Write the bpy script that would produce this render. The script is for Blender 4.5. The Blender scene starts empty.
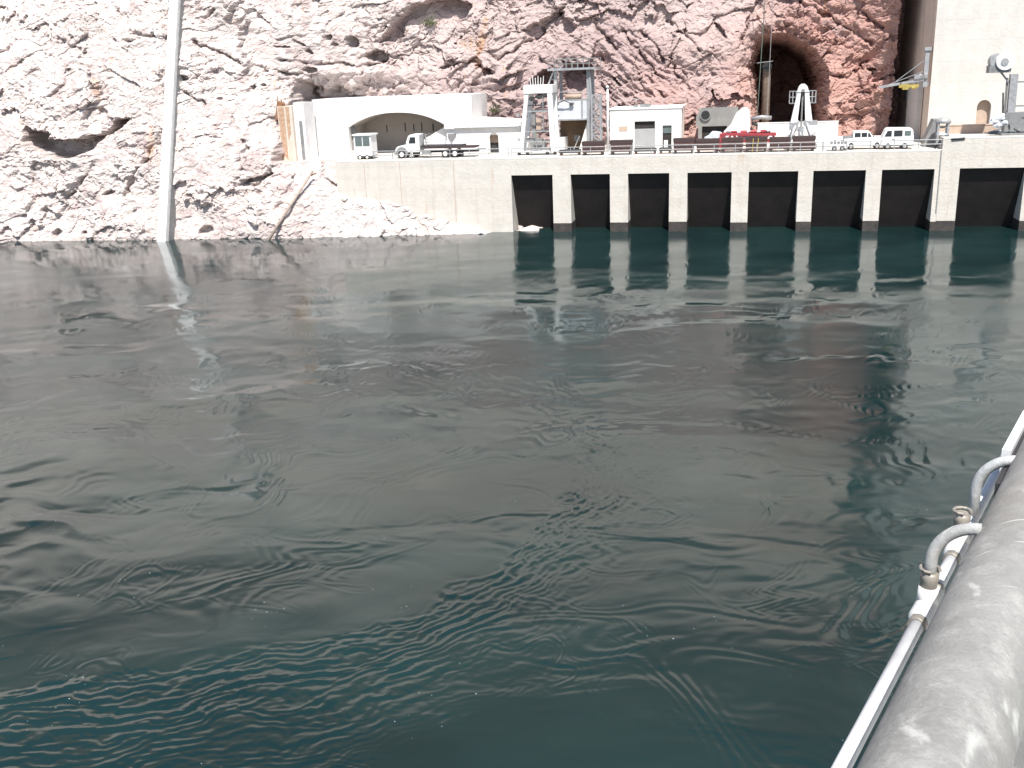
import bpy, bmesh, math, random
import numpy as np
from mathutils import Vector, Matrix
R = math.radians
random.seed(7)
SC = bpy.context.scene
COL = SC.collection

# ------------------------------------------------------------------ camera
CAM_H, FOC, PITCH, ROLL = 20.0, 1000.0, R(17.4), R(2.2)
fwd = Vector((0, math.cos(PITCH), -math.sin(PITCH)))
up0 = Vector((0, math.sin(PITCH), math.cos(PITCH)))
rt0 = Vector((1, 0, 0))
rgt = math.cos(ROLL) * rt0 - math.sin(ROLL) * up0
upv = math.sin(ROLL) * rt0 + math.cos(ROLL) * up0
cd = bpy.data.cameras.new('camera'); cam = bpy.data.objects.new('camera', cd); COL.objects.link(cam)
cam.matrix_world = Matrix(((rgt.x, upv.x, -fwd.x, 0), (rgt.y, upv.y, -fwd.y, 0), (rgt.z, upv.z, -fwd.z, CAM_H), (0, 0, 0, 1)))
cd.sensor_width = 36; cd.lens = 36 * FOC / 1024; cd.clip_start = 0.05; cd.clip_end = 3000
SC.camera = cam

# ------------------------------------------------------------------ light
SUN_AZ, SUN_EL = 176.0, 58.0
w = bpy.data.worlds.new('World'); SC.world = w; w.use_nodes = True
nt = w.node_tree; nt.nodes.clear()
sky = nt.nodes.new('ShaderNodeTexSky'); sky.sky_type = 'NISHITA'; sky.sun_disc = False
sky.sun_elevation = R(SUN_EL); sky.sun_rotation = R(SUN_AZ)
bg = nt.nodes.new('ShaderNodeBackground'); bg.inputs[1].default_value = 0.09
ow = nt.nodes.new('ShaderNodeOutputWorld')
nt.links.new(sky.outputs[0], bg.inputs[0]); nt.links.new(bg.outputs[0], ow.inputs[0])
sd = bpy.data.lights.new('sun', 'SUN'); sd.energy = 4.2; sd.angle = R(0.5); sd.color = (1, .965, .9)
so = bpy.data.objects.new('sun', sd); COL.objects.link(so)
tos = Vector((math.sin(R(SUN_AZ)) * math.cos(R(SUN_EL)), math.cos(R(SUN_AZ)) * math.cos(R(SUN_EL)), math.sin(R(SUN_EL))))
so.rotation_euler = tos.to_track_quat('Z', 'Y').to_euler(); so.location = (0, -20, 80)
SC.view_settings.view_transform = 'Standard'; SC.view_settings.look = 'None'
SC.view_settings.exposure = 0.85; SC.view_settings.gamma = 1; SC.view_settings.use_curve_mapping = False

# ------------------------------------------------------------------ far-bank frame (u along the wall, v behind it, z up)
ANG = R(-13.186)
O2 = Vector((1.1455, 129.642)); DU = Vector((math.cos(ANG), math.sin(ANG))); DV = Vector((-DU.y, DU.x))
def W(u, v, z): q = O2 + DU * u + DV * v; return Vector((q.x, q.y, z))
def at(x, y, v):
    """a sight-line's (u, z) on the plane v metres behind the wall face"""
    d = fwd * FOC + rgt * (x - 512) - upv * (y - 384)
    t = (v + O2.dot(DV)) / (d.x * DV.x + d.y * DV.y)
    p = Vector((0, 0, CAM_H)) + d * t
    return (Vector((p.x, p.y)) - O2).dot(DU), p.z
FR = Matrix.Translation((O2.x, O2.y, 0)) @ Matrix.Rotation(ANG, 4, 'Z')

# ------------------------------------------------------------------ materials
def mat(name, col, rough=.8, metal=0, var=.12, scale=3, bump=0, bscale=20, col2=None, spec=None):
    m = bpy.data.materials.new(name); m.use_nodes = True; n = m.node_tree; b = n.nodes['Principled BSDF']
    b.inputs['Roughness'].default_value = rough; b.inputs['Metallic'].default_value = metal
    tc = n.nodes.new('ShaderNodeTexCoord'); no = n.nodes.new('ShaderNodeTexNoise')
    no.inputs['Scale'].default_value = scale; no.inputs['Detail'].default_value = 6
    n.links.new(tc.outputs['Object'], no.inputs['Vector'])
    rp = n.nodes.new('ShaderNodeValToRGB'); rp.color_ramp.elements[0].position = .3; rp.color_ramp.elements[1].position = .7
    c2 = col2 or tuple(c * (1 - 2 * var) for c in col)
    rp.color_ramp.elements[0].color = (*c2, 1); rp.color_ramp.elements[1].color = (*col, 1)
    n.links.new(no.outputs['Fac'], rp.inputs[0]); n.links.new(rp.outputs[0], b.inputs['Base Color'])
    if spec is not None: b.inputs['Specular IOR Level'].default_value = spec
    if bump:
        nb = n.nodes.new('ShaderNodeTexNoise'); nb.inputs['Scale'].default_value = bscale; nb.inputs['Detail'].default_value = 5
        n.links.new(tc.outputs['Object'], nb.inputs['Vector'])
        bp = n.nodes.new('ShaderNodeBump'); bp.inputs['Strength'].default_value = 1; bp.inputs['Distance'].default_value = bump
        n.links.new(nb.outputs['Fac'], bp.inputs['Height']); n.links.new(bp.outputs[0], b.inputs['Normal'])
    return m
class NB:
    def __init__(s, name):
        s.m = bpy.data.materials.new(name); s.m.use_nodes = True; s.t = s.m.node_tree; s.b = s.t.nodes['Principled BSDF']
        s.tc = s.t.nodes.new('ShaderNodeTexCoord').outputs['Object']
    def n(s, typ, ins={}, **kw):
        x = s.t.nodes.new(typ)
        for k, v in kw.items(): setattr(x, k, v)
        for k, v in ins.items():
            if isinstance(v, bpy.types.NodeSocket): s.t.links.new(v, x.inputs[k])
            else: x.inputs[k].default_value = v
        return x
    def map(s, sc, rot=(0, 0, 0), loc=(0, 0, 0)): return s.n('ShaderNodeMapping', {'Vector': s.tc, 'Scale': sc, 'Rotation': rot, 'Location': loc}).outputs[0]
    def noise(s, vec, scale, detail=6, rough=.5, dist=0): return s.n('ShaderNodeTexNoise', {'Vector': vec, 'Scale': scale, 'Detail': detail, 'Roughness': rough, 'Distortion': dist}).outputs['Fac']
    def rng(s, f, a, b, c=0, d=1, smooth=True):
        return s.n('ShaderNodeMapRange', {0: f, 1: a, 2: b, 3: c, 4: d}, interpolation_type='SMOOTHSTEP' if smooth else 'LINEAR').outputs[0]
    def math(s, op, a, b=0): return s.n('ShaderNodeMath', {0: a, 1: b}, operation=op).outputs[0]
    def mix(s, f, a, b, mode='MIX'):
        x = s.t.nodes.new('ShaderNodeMix'); x.data_type = 'RGBA'; x.blend_type = mode
        for i, v in ((0, f), (6, a), (7, b)):
            if isinstance(v, bpy.types.NodeSocket): s.t.links.new(v, x.inputs[i])
            else: x.inputs[i].default_value = v if i == 0 else (*v, 1)
        return x.outputs[2]
    def sep(s): return s.n('ShaderNodeSeparateXYZ', {0: s.tc}).outputs
    def bump(s, h, dist, normal=None):
        ins = {'Height': h, 'Distance': dist, 'Strength': 1}
        if normal: ins['Normal'] = normal
        return s.n('ShaderNodeBump', ins).outputs[0]

def concrete(name, col, stain=(.36, .3, .24), amt=.5, rust=.3, lines=1.5, off=0.0):
    b = NB(name); X, Y, Z = b.sep()[:3]
    c = b.mix(b.rng(b.noise(b.tc, .5, 8, .65), .35, .65), tuple(k * .9 for k in col), col)
    st = b.rng(b.noise(b.map((1.4, 1.4, .12)), 1.0, 7, .65), .5, .78, 0, amt)
    c = b.mix(st, c, stain)
    ru = b.rng(b.noise(b.map((.9, .9, .1), loc=(7, 3, 2)), .9, 5, .6), .62, .8, 0, rust)
    c = b.mix(ru, c, (.45, .22, .09))
    z2 = b.math('FRACT', b.math('DIVIDE', b.math('ADD', Z, off + 50), lines))
    ln = b.math('LESS_THAN', z2, .06)
    c = b.mix(b.math('MULTIPLY', ln, .08), c, (.2, .17, .14))
    pb = b.noise(b.map((.02, .02, 1 / lines * .99)), 1, 0)
    c = b.mix(b.rng(pb, .35, .65, 0, .1), c, stain)
    b.t.links.new(c, b.b.inputs['Base Color']); b.b.inputs['Roughness'].default_value = .9
    b.t.links.new(b.bump(b.noise(b.tc, 2.5, 8, .65), .05), b.b.inputs['Normal'])
    return b.m
M = {}
M['conc'] = concrete('weathered_concrete', (.62, .575, .52), amt=.45, rust=.4)
M['conc_white'] = concrete('pale_concrete', (.74, .72, .68), amt=.12, rust=.08, lines=3)
M['house'] = concrete('powerhouse_concrete', (.61, .58, .54), (.5, .43, .36), .3, .05, 2.4)
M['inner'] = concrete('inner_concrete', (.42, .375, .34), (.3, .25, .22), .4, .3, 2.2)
M['rusty'] = concrete('rust_streaked_concrete', (.66, .58, .5), (.45, .25, .14), .75, .8, 1.6)
M['rust2'] = mat('orange_rust_streak', (.52, .38, .28), .9, 0, .1, 3, col2=(.36, .2, .12))
M['bay'] = concrete('dark_bay_concrete', (.05, .043, .04), (.03, .02, .018), .6, .1, 1.8)  # near-black concrete for bay interiors, left unassigned
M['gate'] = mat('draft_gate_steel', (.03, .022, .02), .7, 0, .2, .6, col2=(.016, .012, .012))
M['wet'] = mat('wet_tide_band', (.07, .058, .052), .5, 0, .2, 1.5, .03, 6, col2=(.035, .032, .03))
M['white'] = mat('white_paint', (.8, .79, .77), .6, 0, .06, 1.2)
M['cream'] = mat('cream_wall', (.72, .69, .64), .8, 0, .08, .6)
M['offw'] = mat('blue_white_panel', (.62, .64, .68), .6, 0, .1, .9)
M['galv'] = mat('galvanised_steel', (.42, .42, .43), .5, .3, .15, 3)
M['grey'] = mat('grey_paint', (.25, .25, .25), .6, 0, .15, 2)
M['dark'] = mat('dark_steel', (.05, .047, .05), .6, 0, .2, 2)
M['black'] = mat('black_rubber', (.02, .02, .021), .8, 0, .1, 4)
M['glass'] = mat('dark_glass', (.03, .035, .04), .12, 0, .1, 1)
M['win'] = mat('grey_green_glass', (.12, .15, .15), .2, 0, .1, 1)
M['brown'] = mat('brown_primer_steel', (.13, .07, .062), .75, 0, .2, 1.8)
M['browntop'] = mat('dark_brown_rim', (.06, .035, .033), .7, 0, .2, 1.8)
M['red'] = mat('red_paint', (.4, .06, .07), .55, 0, .15, 1.5)
M['yellow'] = mat('yellow_paint', (.42, .33, .08), .6, 0, .15, 2)
M['rust'] = mat('rusty_steel', (.3, .15, .08), .85, 0, .25, 3)
M['tan'] = mat('tan_wall', (.5, .38, .3), .85, 0, .1, 1.5)
M['blue'] = mat('blue_grey_tarp', (.14, .18, .23), .5, 0, .2, 1)
M['door'] = mat('roller_door', (.36, .36, .36), .6, 0, .06, .8)
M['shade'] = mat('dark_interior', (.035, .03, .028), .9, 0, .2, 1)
M['leaf'] = mat('olive_leaves', (.1, .12, .045), .8, 0, .25, 4)
M['wood'] = mat('old_pole_wood', (.45, .36, .3), .9, 0, .2, 3)
M['limec'] = mat('lime_white_concrete', (.78, .76, .74), .85, 0, .08, .5, .03, 3)

# ------------------------------------------------------------------ mesh helpers
class MB:
    def __init__(s): s.bm = bmesh.new(); s.smooth = False
    def box(s, x0, x1, y0, y1, z0, z1):
        v = [s.bm.verts.new(p) for p in ((x0,y0,z0),(x1,y0,z0),(x1,y1,z0),(x0,y1,z0),(x0,y0,z1),(x1,y0,z1),(x1,y1,z1),(x0,y1,z1))]
        for f in ((0,3,2,1),(4,5,6,7),(0,1,5,4),(1,2,6,5),(2,3,7,6),(3,0,4,7)): s.bm.faces.new([v[i] for i in f])
        return s
    def prism(s, pts, y0, y1):
        """polygon in (x, z), counter-clockwise seen from the front, extruded y0..y1"""
        a = [s.bm.verts.new((p[0], y0, p[1])) for p in pts]; b = [s.bm.verts.new((p[0], y1, p[1])) for p in pts]
        n = len(pts); s.bm.faces.new(a); s.bm.faces.new(b[::-1])
        for i in range(n): s.bm.faces.new((a[(i+1) % n], a[i], b[i], b[(i+1) % n]))
        return s
    def tube(s, path, r, n=8, cap=True):
        P = [Vector(p) for p in path]; rs = r if isinstance(r, (list, tuple)) else [r] * len(P); rings = []; prev = None
        for i, p in enumerate(P):
            d = (P[min(i+1, len(P)-1)] - P[max(i-1, 0)]).normalized()
            if prev is None: a = d.orthogonal().normalized()
            else: a = (prev - d * prev.dot(d)).normalized()
            prev = a; b = d.cross(a)
            rings.append([s.bm.verts.new(p + (a * math.cos(2*math.pi*k/n) + b * math.sin(2*math.pi*k/n)) * rs[i]) for k in range(n)])
        for i in range(len(P)-1):
            for k in range(n):
                f = s.bm.faces.new((rings[i][k], rings[i][(k+1) % n], rings[i+1][(k+1) % n], rings[i+1][k])); f.smooth = n > 6
        if cap: s.bm.faces.new(rings[0][::-1]); s.bm.faces.new(rings[-1])
        return s
    def bar(s, a, b, w=.1): return s.tube([a, b], w * .7071, 4)
    def blob(s, c, r, seed=0, sub=2, jag=.25):
        q = bmesh.ops.create_icosphere(s.bm, subdivisions=sub, radius=1.0); rr = random.Random(seed)
        for v in q['verts']: k = 1 + rr.uniform(-jag, jag); v.co = Vector((c[0] + v.co.x*r[0]*k, c[1] + v.co.y*r[1]*k, c[2] + v.co.z*r[2]*k))
        return s
    def build(s, name, m, parent=None, bevel=0):
        if bevel: bmesh.ops.bevel(s.bm, geom=s.bm.edges[:], offset=bevel, segments=2, affect='EDGES', clamp_overlap=True)
        bmesh.ops.recalc_face_normals(s.bm, faces=s.bm.faces[:])
        me = bpy.data.meshes.new(name); s.bm.to_mesh(me); s.bm.free(); me.materials.append(m)
        o = bpy.data.objects.new(name, me); COL.objects.link(o)
        if parent: o.parent = parent
        return o
def tag(o, label=None, cat=None, group=None, kind=None):
    for k, v in (('label', label), ('category', cat), ('group', group), ('kind', kind)):
        if v: o[k] = v
    return o
def thing(name, label, cat, u, v, z, rz=0, group=None):
    o = bpy.data.objects.new(name, None); COL.objects.link(o); o.empty_display_size = .5
    o.location = W(u, v, z); o.rotation_euler = (0, 0, ANG + rz)
    return tag(o, label, cat, group)
def copy_tree(o, parent=None):
    c = o.copy(); COL.objects.link(c); c.parent = parent
    for ch in [x for x in COL.objects if x.parent == o]: copy_tree(ch, c)
    return c

# ------------------------------------------------------------------ numpy noise
def _h(ix, iy, seed):
    n = (ix.astype(np.int64) * 374761393 + iy.astype(np.int64) * 668265263 + seed * 982451653) & 0xffffffff
    n = ((n ^ (n >> 13)) * 1274126177) & 0xffffffff
    n = ((n ^ (n >> 16)) * 2246822519) & 0xffffffff
    return ((n ^ (n >> 15)) & 0xffffff) / float(0x1000000)
def perlin(x, y, seed=0):
    x0 = np.floor(x); y0 = np.floor(y); fx = x - x0; fy = y - y0
    u = fx*fx*fx*(fx*(fx*6-15)+10); v = fy*fy*fy*(fy*(fy*6-15)+10); r = []
    for j in (0, 1):
        for i in (0, 1):
            a = _h(x0+i, y0+j, seed) * 6.2831853
            r.append(np.cos(a)*(fx-i) + np.sin(a)*(fy-j))
    return ((r[0]*(1-u)+r[1]*u)*(1-v) + (r[2]*(1-u)+r[3]*u)*v) * 1.5
def fbm(x, y, o=4, seed=0, g=.5):
    s = 0; a = 1
    for k in range(o): s = s + a*perlin(x*2**k, y*2**k, seed+k*17); a *= g
    return s
def facet(x, y, seed=0, tilt=.6):
    """jittered cells, each a tilted plane: blocky broken rock; returns height and border closeness"""
    x0 = np.floor(x); y0 = np.floor(y); b1 = np.full(x.shape, 9.); b2 = np.full(x.shape, 9.); hh = np.zeros(x.shape)
    for j in (-1, 0, 1):
        for i in (-1, 0, 1):
            cx = x0+i; cy = y0+j; px = cx+_h(cx, cy, seed); py = cy+_h(cx, cy, seed+1)
            dx = x-px; dy = y-py; d = dx*dx+dy*dy
            h = (_h(cx, cy, seed+2)-.5) + tilt*((_h(cx, cy, seed+3)-.5)*dx + (_h(cx, cy, seed+4)-.5)*dy)*2
            n = d < b1; b2 = np.where(n, b1, np.minimum(b2, d)); hh = np.where(n, h, hh); b1 = np.where(n, d, b1)
    return hh, np.sqrt(b2)-np.sqrt(b1)
def sst(a, b, x):
    if a > b: return 1 - sst(b, a, x)
    t = np.clip((x-a)/(b-a), 0, 1); return t*t*(3-2*t)
def seg_dist(x, y, pts):
    """distance to a polyline, and which side"""
    best = np.full(x.shape, 1e9); side = np.zeros(x.shape)
    for (ax, ay), (bx, by) in zip(pts[:-1], pts[1:]):
        dx, dy = bx-ax, by-ay; t = np.clip(((x-ax)*dx+(y-ay)*dy)/(dx*dx+dy*dy), 0, 1)
        d = np.hypot(x-ax-t*dx, y-ay-t*dy); s = np.sign(dx*(y-ay)-dy*(x-ax)); n = d < best
        side = np.where(n, s, side); best = np.where(n, d, best)
    return best, side
def grid_mesh(name, X, Y, Z, m, mw=None, smooth=False):
    r, c = X.shape; me = bpy.data.meshes.new(name)
    co = np.stack([X, Y, Z], -1).reshape(-1, 3).astype(np.float32)
    idx = np.arange(r*c).reshape(r, c); q = np.stack([idx[:-1,:-1], idx[:-1,1:], idx[1:,1:], idx[1:,:-1]], -1).reshape(-1, 4).astype(np.int32)
    me.vertices.add(len(co)); me.vertices.foreach_set('co', co.ravel())
    me.loops.add(q.size); me.loops.foreach_set('vertex_index', q.ravel())
    me.polygons.add(len(q)); me.polygons.foreach_set('loop_start', np.arange(0, q.size, 4, dtype=np.int32))
    me.polygons.foreach_set('loop_total', np.full(len(q), 4, dtype=np.int32))
    me.update(calc_edges=True); me.polygons.foreach_set('use_smooth', np.full(len(q), smooth))
    me.materials.append(m); o = bpy.data.objects.new(name, me); COL.objects.link(o)
    if mw: o.matrix_world = mw
    return o

# ------------------------------------------------------------------ cliff
def rock_material():
    b = NB('canyon_rock'); X, Y, Z = b.sep()[:3]
    n1 = b.noise(b.tc, .06, 5, .55); n2 = b.noise(b.tc, .35, 9, .65); n3 = b.noise(b.tc, 1.6, 9, .7); n4 = b.noise(b.map((.5, .5, .12)), .8, 7, .6)
    uu = b.math('ADD', X, b.math('MULTIPLY', b.math('SUBTRACT', n1, .5), 34))
    uu = b.math('ADD', uu, b.math('MULTIPLY', b.math('SUBTRACT', n2, .5), 10))
    low = b.rng(Z, 8, 30, 6, -5)
    uu = b.math('ADD', uu, low)
    f1 = b.rng(uu, -40, -6); f2 = b.rng(uu, 12, 34)
    c = b.mix(f1, (.54, .485, .46), (.37, .28, .268)); c = b.mix(f2, c, (.43, .26, .225))
    aa_ = b.math('ADD', b.math('MULTIPLY', b.math('ABSOLUTE', b.math('SUBTRACT', X, 9)), .8), b.math('ADD', Z, b.math('MULTIPLY', n2, 6)))
    c = b.mix(b.math('MULTIPLY', b.rng(aa_, 29, 35), b.rng(f2, 0, 1, .34, 0)), c, (.56, .47, .44))
    # pinkish-grey weathered patches, pale lime crusts
    c = b.mix(b.rng(n2, .5, .66, 0, .55), c, (.34, .25, .245))
    pale = b.math('MULTIPLY', b.rng(n4, .52, .7, 0, .6), b.rng(f1, 0, 1, 1, .15))
    c = b.mix(pale, c, (.72, .68, .66))
    c = b.mix(b.rng(n3, .55, .75, 0, .34), c, (.27, .19, .18))
    c = b.mix(b.rng(n3, .25, .42, .2, 0), c, (.66, .6, .58))
    nat = b.rng(b.math('ADD', Z, b.math('MULTIPLY', n1, 40)), 78, 135)
    c = b.mix(nat, c, (.2, .135, .115))
    c = b.mix(b.math('MULTIPLY', b.rng(Z, 30, 40), b.rng(nat, 0, 1, .75, 0)), c, (.66, .58, .51))
    # splash zone, grey-pink silt at the water line
    sp = b.rng(b.math('ADD', Z, b.math('MULTIPLY', n2, 4)), 1.2, 4.5, .35, 0)
    c = b.mix(sp, c, (.42, .35, .33))
    tal = b.math('MULTIPLY', b.math('MULTIPLY', b.rng(X, -30, -22), b.rng(X, 6, 0)), b.rng(Z, 9, 6)); c = b.mix(b.math('MULTIPLY', tal, .6), c, (.6, .56, .53))
    # rust seeps
    ru = b.rng(b.noise(b.map((.5, .5, .07), loc=(3, 1, 9)), .7, 4), .66, .76, 0, .55)
    c = b.mix(ru, c, (.5, .27, .12))
    b.t.links.new(c, b.b.inputs['Base Color']); b.b.inputs['Roughness'].default_value = .95; b.b.inputs['Specular IOR Level'].default_value = .2
    nn = b.bump(b.noise(b.tc, 3.2, 10, .75), .12)
    b.t.links.new(nn, b.b.inputs['Normal'])
    return b.m
zk = [-4, 0, 4, 9.4, 12, 18, 24, 30, 40, 70, 120, 210]
prof = {
 -230: [-10, -8, -6, -4, -3, 0, 3, 7, 14, 36, 72, 120],
 -75: [-10, -8, -6, -4, -3, 0, 3, 7, 14, 36, 72, 120],
 -47: [-8, -6.2, -4.8, -2.5, -1.5, 1, 4, 7, 14, 36, 72, 120],
 -34: [-7, -5.2, -3.6, -.5, 2, 7, 10, 13, 19, 40, 75, 125],
 -29: [-6.5, -4.6, -2.8, 1.5, 6, 12, 14.5, 17, 22, 42, 77, 127],
 -25: [-6, -4.0, -1.6, 3, 9, 15, 17.5, 19, 24, 44, 79, 130],
 -9.5: [-4.2, -2.2, 2.2, 13, 15, 17.5, 20, 22.5, 27.5, 46, 81, 133],
 -14: [-4.9, -3.0, .2, 12, 14.5, 17, 19.5, 22, 27, 46, 80, 132],
 -5.0: [-3.0, -1.3, 4, 14, 15.5, 18, 20.5, 23, 28, 47, 82, 134],
 -1: [0, 3, 8, 15, 16, 18.5, 21, 23.5, 29, 47, 82, 134],
 12: [6, 8, 12, 17, 18, 20, 22, 24, 30, 48, 84, 136],
 26: [8, 12, 15, 18, 19, 21, 23, 25.5, 31, 49, 85, 137],
 34: [10, 14, 17, 20, 21, 23, 24.5, 26, 31, 50, 86, 138],
 43: [12, 16, 20, 23, 23.5, 23.5, 23.5, 23.5, 28, 50, 87, 139],
 48.2: [14, 18, 22, 25, 25, 23.4, 21.8, 20.4, 25, 50, 88, 140],
 49.3: [34, 36, 37, 38, 38, 38, 38, 39, 42, 56, 92, 144],
 140: [40, 40, 40, 40, 40, 41, 42, 44, 46, 60, 95, 148]}
def cliff_base(U, Z):
    ks = sorted(prof); tab = np.stack([np.interp(Z[:, 0], zk, prof[k]) for k in ks], 1)   # rows z, cols k
    V = np.empty(U.shape)
    u = U[0]
    for i in range(U.shape[0]): V[i] = np.interp(u, ks, tab[i])
    return V
us = np.concatenate([np.linspace(-230, -80, 60)[:-1], np.arange(-80, 54, .125), np.linspace(54, 140, 40)[1:]])
zs = np.concatenate([np.arange(-4, 33, .115), 33 + np.cumsum(np.linspace(.2, 6, 56))])
U, Z = np.meshgrid(us, zs)
V = cliff_base(U, Z)
wx = U + 1.1*fbm(U/11, Z/11, 3, 3); wz = Z + 1.1*fbm(U/11, Z/11, 3, 9)
left = 1 - sst(-30, 0, U)                     # smoother, lime-washed side
_j = fbm(U/2.5, Z/2.5, 4, 301); f0, e0 = facet((wx+1.6*_j)/15, (wz+1.6*fbm(U/2.5, Z/2.5, 4, 302))/11, 11, .9)
f1, e1 = facet((wx + .45*wz)/5.5, (wz-.3*wx)/3.6, 21, .9)
f2, e2 = facet((wx + .5*wz)/2.1, (wz-.45*wx)/1.35, 31, 1.0)
f3, e3 = facet(wx/.8, wz/.6, 41, 1.1)
rg = .25 + .75*sst(-.2, .4, fbm(U/10, Z/7, 4, 77))
V += .9*f0 + (1.05 - .45*left)*f1*(.3+.7*rg) + (.48 - .25*left)*f2*rg + .24*f3*(.3+.7*rg) + .26*fbm(U/1.5, Z/1.2, 6, 5, .6)*(.45+.55*rg) + .8*fbm(U/9, Z/8, 2, 55)
V += (.35-.2*left)*np.exp(-(e1/.035)**2)*rg + .2*np.exp(-(e2/.06)**2)*rg*(1-.6*left)*sst(-.1, .3, fbm(U/6, Z/6, 2, 61))
# slanted strata in the dark spur behind the steel tower
def spot(x, y, rx, ry, rot=0, v=20, warp=.35, sharp=.35):
    """mask of a hollow centred on a sight-line, radii in metres"""
    cu, cz = at(x, y, v); du = U-cu; dz = Z-cz; c, s = math.cos(rot), math.sin(rot)
    a = (du*c+dz*s)/rx; b_ = (-du*s+dz*c)/ry
    rr = np.hypot(a, b_) + warp*fbm(U/1.7+x, Z/1.7, 3, 91)
    return 1 - sst(1-sharp, 1, rr)
strat = spot(625, 75, 13, 8, -.6, 20, .3, .9)
sa = (U*.6 + Z*.8)
V += strat*(1.3*np.abs(perlin(sa/1.7, (U*.8-Z*.6)/9, 88)) + .7*np.abs(perlin(sa/.7, (U*.8-Z*.6)/5, 89)))
crumb = spot(500, 78, 6, 3, .1, 18, .5, .8)
V += crumb*f2*1.6
# hollows: x, y on the photograph, radii in metres, turn, depth, approx v
for (x, y, rx, ry, rot, dep, v) in [
    (383, 56, 2.0, .9, -.1, 2.4, 20),
    (360, 42, 1.0, .9, 0, 2, 20), (342, 38, .6, .5, 0, 1.4, 20), (314, 70, .95, .42, 0, 2, 13), (347, 45, .5, .3, 0, 1, 20), (325, 52, .6, .4, -.8, 1.2, 18),
    (355, 93, 5.0, 1.2, .12, 2.5, 14), 
    (253, 180, 2.0, .35, .25, 1.5, -2), (287, 140, 1.2, .7, .8, 1.1, 0), (180, 78, 1.0, .4, -.2, 1.2, 2), (258, 46, 1.3, .2, -.1, .9, 3), (275, 42, .9, .25, -.5, .9, 4),
    (237, 88, .35, .35, 0, .8, 2), (247, 86, .45, .2, .3, .8, 2), (208, 100, .5, .25, 0, .7, 0), (70, 70, .4, .25, 0, .8, 3), (116, 40, .5, .3, 0, .8, 5),
    (720, 30, 1.4, .35, -.9, 1.2, 24), (107, 193, 1.0, .35, .3, 1.2, -4), (200, 232, 1.2, .6, .2, 1.2, -6), (52, 235, .8, .7, .9, 1.2, -7), (80, 236, .5, .6, .4, 1, -7)]:
    V += dep*spot(x, y, rx, ry, rot, v, .3 if rx > 1.2 else .15, .22)
def poly_mask(pts, v, edge=.25, warp=.25, back=False):
    P_ = [at(x, y, v) for x, y in pts]; a_ = U + warp*fbm(U/1.5, Z/1.5, 3, 43); b_ = Z + warp*fbm(U/1.5, Z/1.5, 3, 44); ins = np.zeros(U.shape, bool)
    for (ax, ay), (bx, by) in zip(P_, P_[1:]+P_[:1]): ins ^= ((ay > b_) != (by > b_)) & (a_ < (bx-ax)*(b_-ay)/(by-ay+1e-9)+ax)
    d_, _ = seg_dist(a_, b_, P_+P_[:1]); return np.where(ins, sst(0, edge, d_), 0)
for pts, v, dep in [([(8, 122), (35, 134), (62, 141), (90, 134), (96, 121), (116, 119), (110, 130), (93, 140), (88, 149), (72, 158), (55, 161), (30, 154), (12, 142)], -3.5, 5.5),
    ([(383, 42), (396, 22), (416, 2), (449, -4), (472, 3), (464, 18), (449, 26), (432, 20), (416, 30), (399, 45)], 21, 3.0),
    ([(526, 92), (532, 76), (548, 68), (556, 74), (556, 96), (540, 100)], 19, 5), ([(560, 60), (590, 66), (592, 98), (562, 98)], 19, 3.6),
    ([(520, 30), (560, 8), (575, 28), (560, 45), (540, 46)], 21, 1.6)]:
    V += dep*poly_mask(pts, v)
# cracks
def crack(pts, v, wdt=.22, dep=1.1):
    global V
    P = [at(x, y, v) for x, y in pts]
    d, _ = seg_dist(U + .35*fbm(U/1.5, Z/1.5, 3, 12), Z + .35*fbm(U/1.5, Z/1.5, 3, 13), P)
    V += dep*np.exp(-(d/wdt)**2)*(.35+.65*sst(-.25, .2, fbm(U/2.2, Z/2.2, 2, 14)))
for pts, v in [([(800, 0), (812, 8), (826, 14), (838, 25), (858, 33), (872, 46)], 24), ([(858, 8), (866, 20), (880, 28)], 25), ([(835, 42), (822, 62)], 24),
    ([(752, 8), (740, 48)], 23), ([(880, 75), (868, 92), (856, 96)], 25), ([(828, 75), (848, 78), (868, 60)], 25), ([(127, 198), (137, 165), (154, 132)], -3), ([(66, 200), (88, 168)], -4), ([(112, 8), (128, 18)], 7), ([(128, 32), (156, 36)], 5), ([(128, 42), (154, 34)], 5),
    ([(0, 55), (14, 48), (17, 40)], 6), ([(200, 22), (206, 8)], 6), ([(262, 178), (268, 170), (256, 184), (232, 184)], -2), ([(316, 180), (340, 194)], -2), ([(278, 208), (285, 180)], -3),
    ([(540, 28), (558, 12)], 21), ([(620, 30), (645, 60), (660, 80)], 20), ([(598, 55), (625, 95)], 20), ([(575, 60), (600, 85), (625, 108)], 20), ([(640, 30), (690, 90)], 21), ([(668, 20), (700, 50)], 22), ([(640, 70), (665, 98)], 20),
    ([(590, 20), (615, 50)], 21), ([(410, 5), (395, 20), (380, 40)], 21), ([(440, 68), (470, 60), (490, 74)], 18), ([(455, 90), (480, 66)], 18), ([(500, 60), (530, 40), (560, 8)], 20), ([(300, 60), (360, 66), (400, 60)], 17),
    ([(220, 120), (240, 150), (242, 170)], -1), ([(190, 40), (240, 66), (300, 80)], 5), ([(60, 40), (90, 52)], 5), ([(170, 85), (200, 105)], 1)]:
    crack(pts, v)
_w = sst(-33.3, -32.6, U)*(1-sst(17.6, 20.5, Z + 1.2*fbm(U/3, Z/3, 3, 66))*(U < -2)); V = np.where((U < 48.2) & (Z > 9.3), V + np.maximum(17.6+.5*f2+.3*f3 - V, 0)*_w, V)
V = np.where((U > -23.9) & (U < 49) & (Z < 9.3), np.minimum(V, 13.5), V) if False else V
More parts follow.
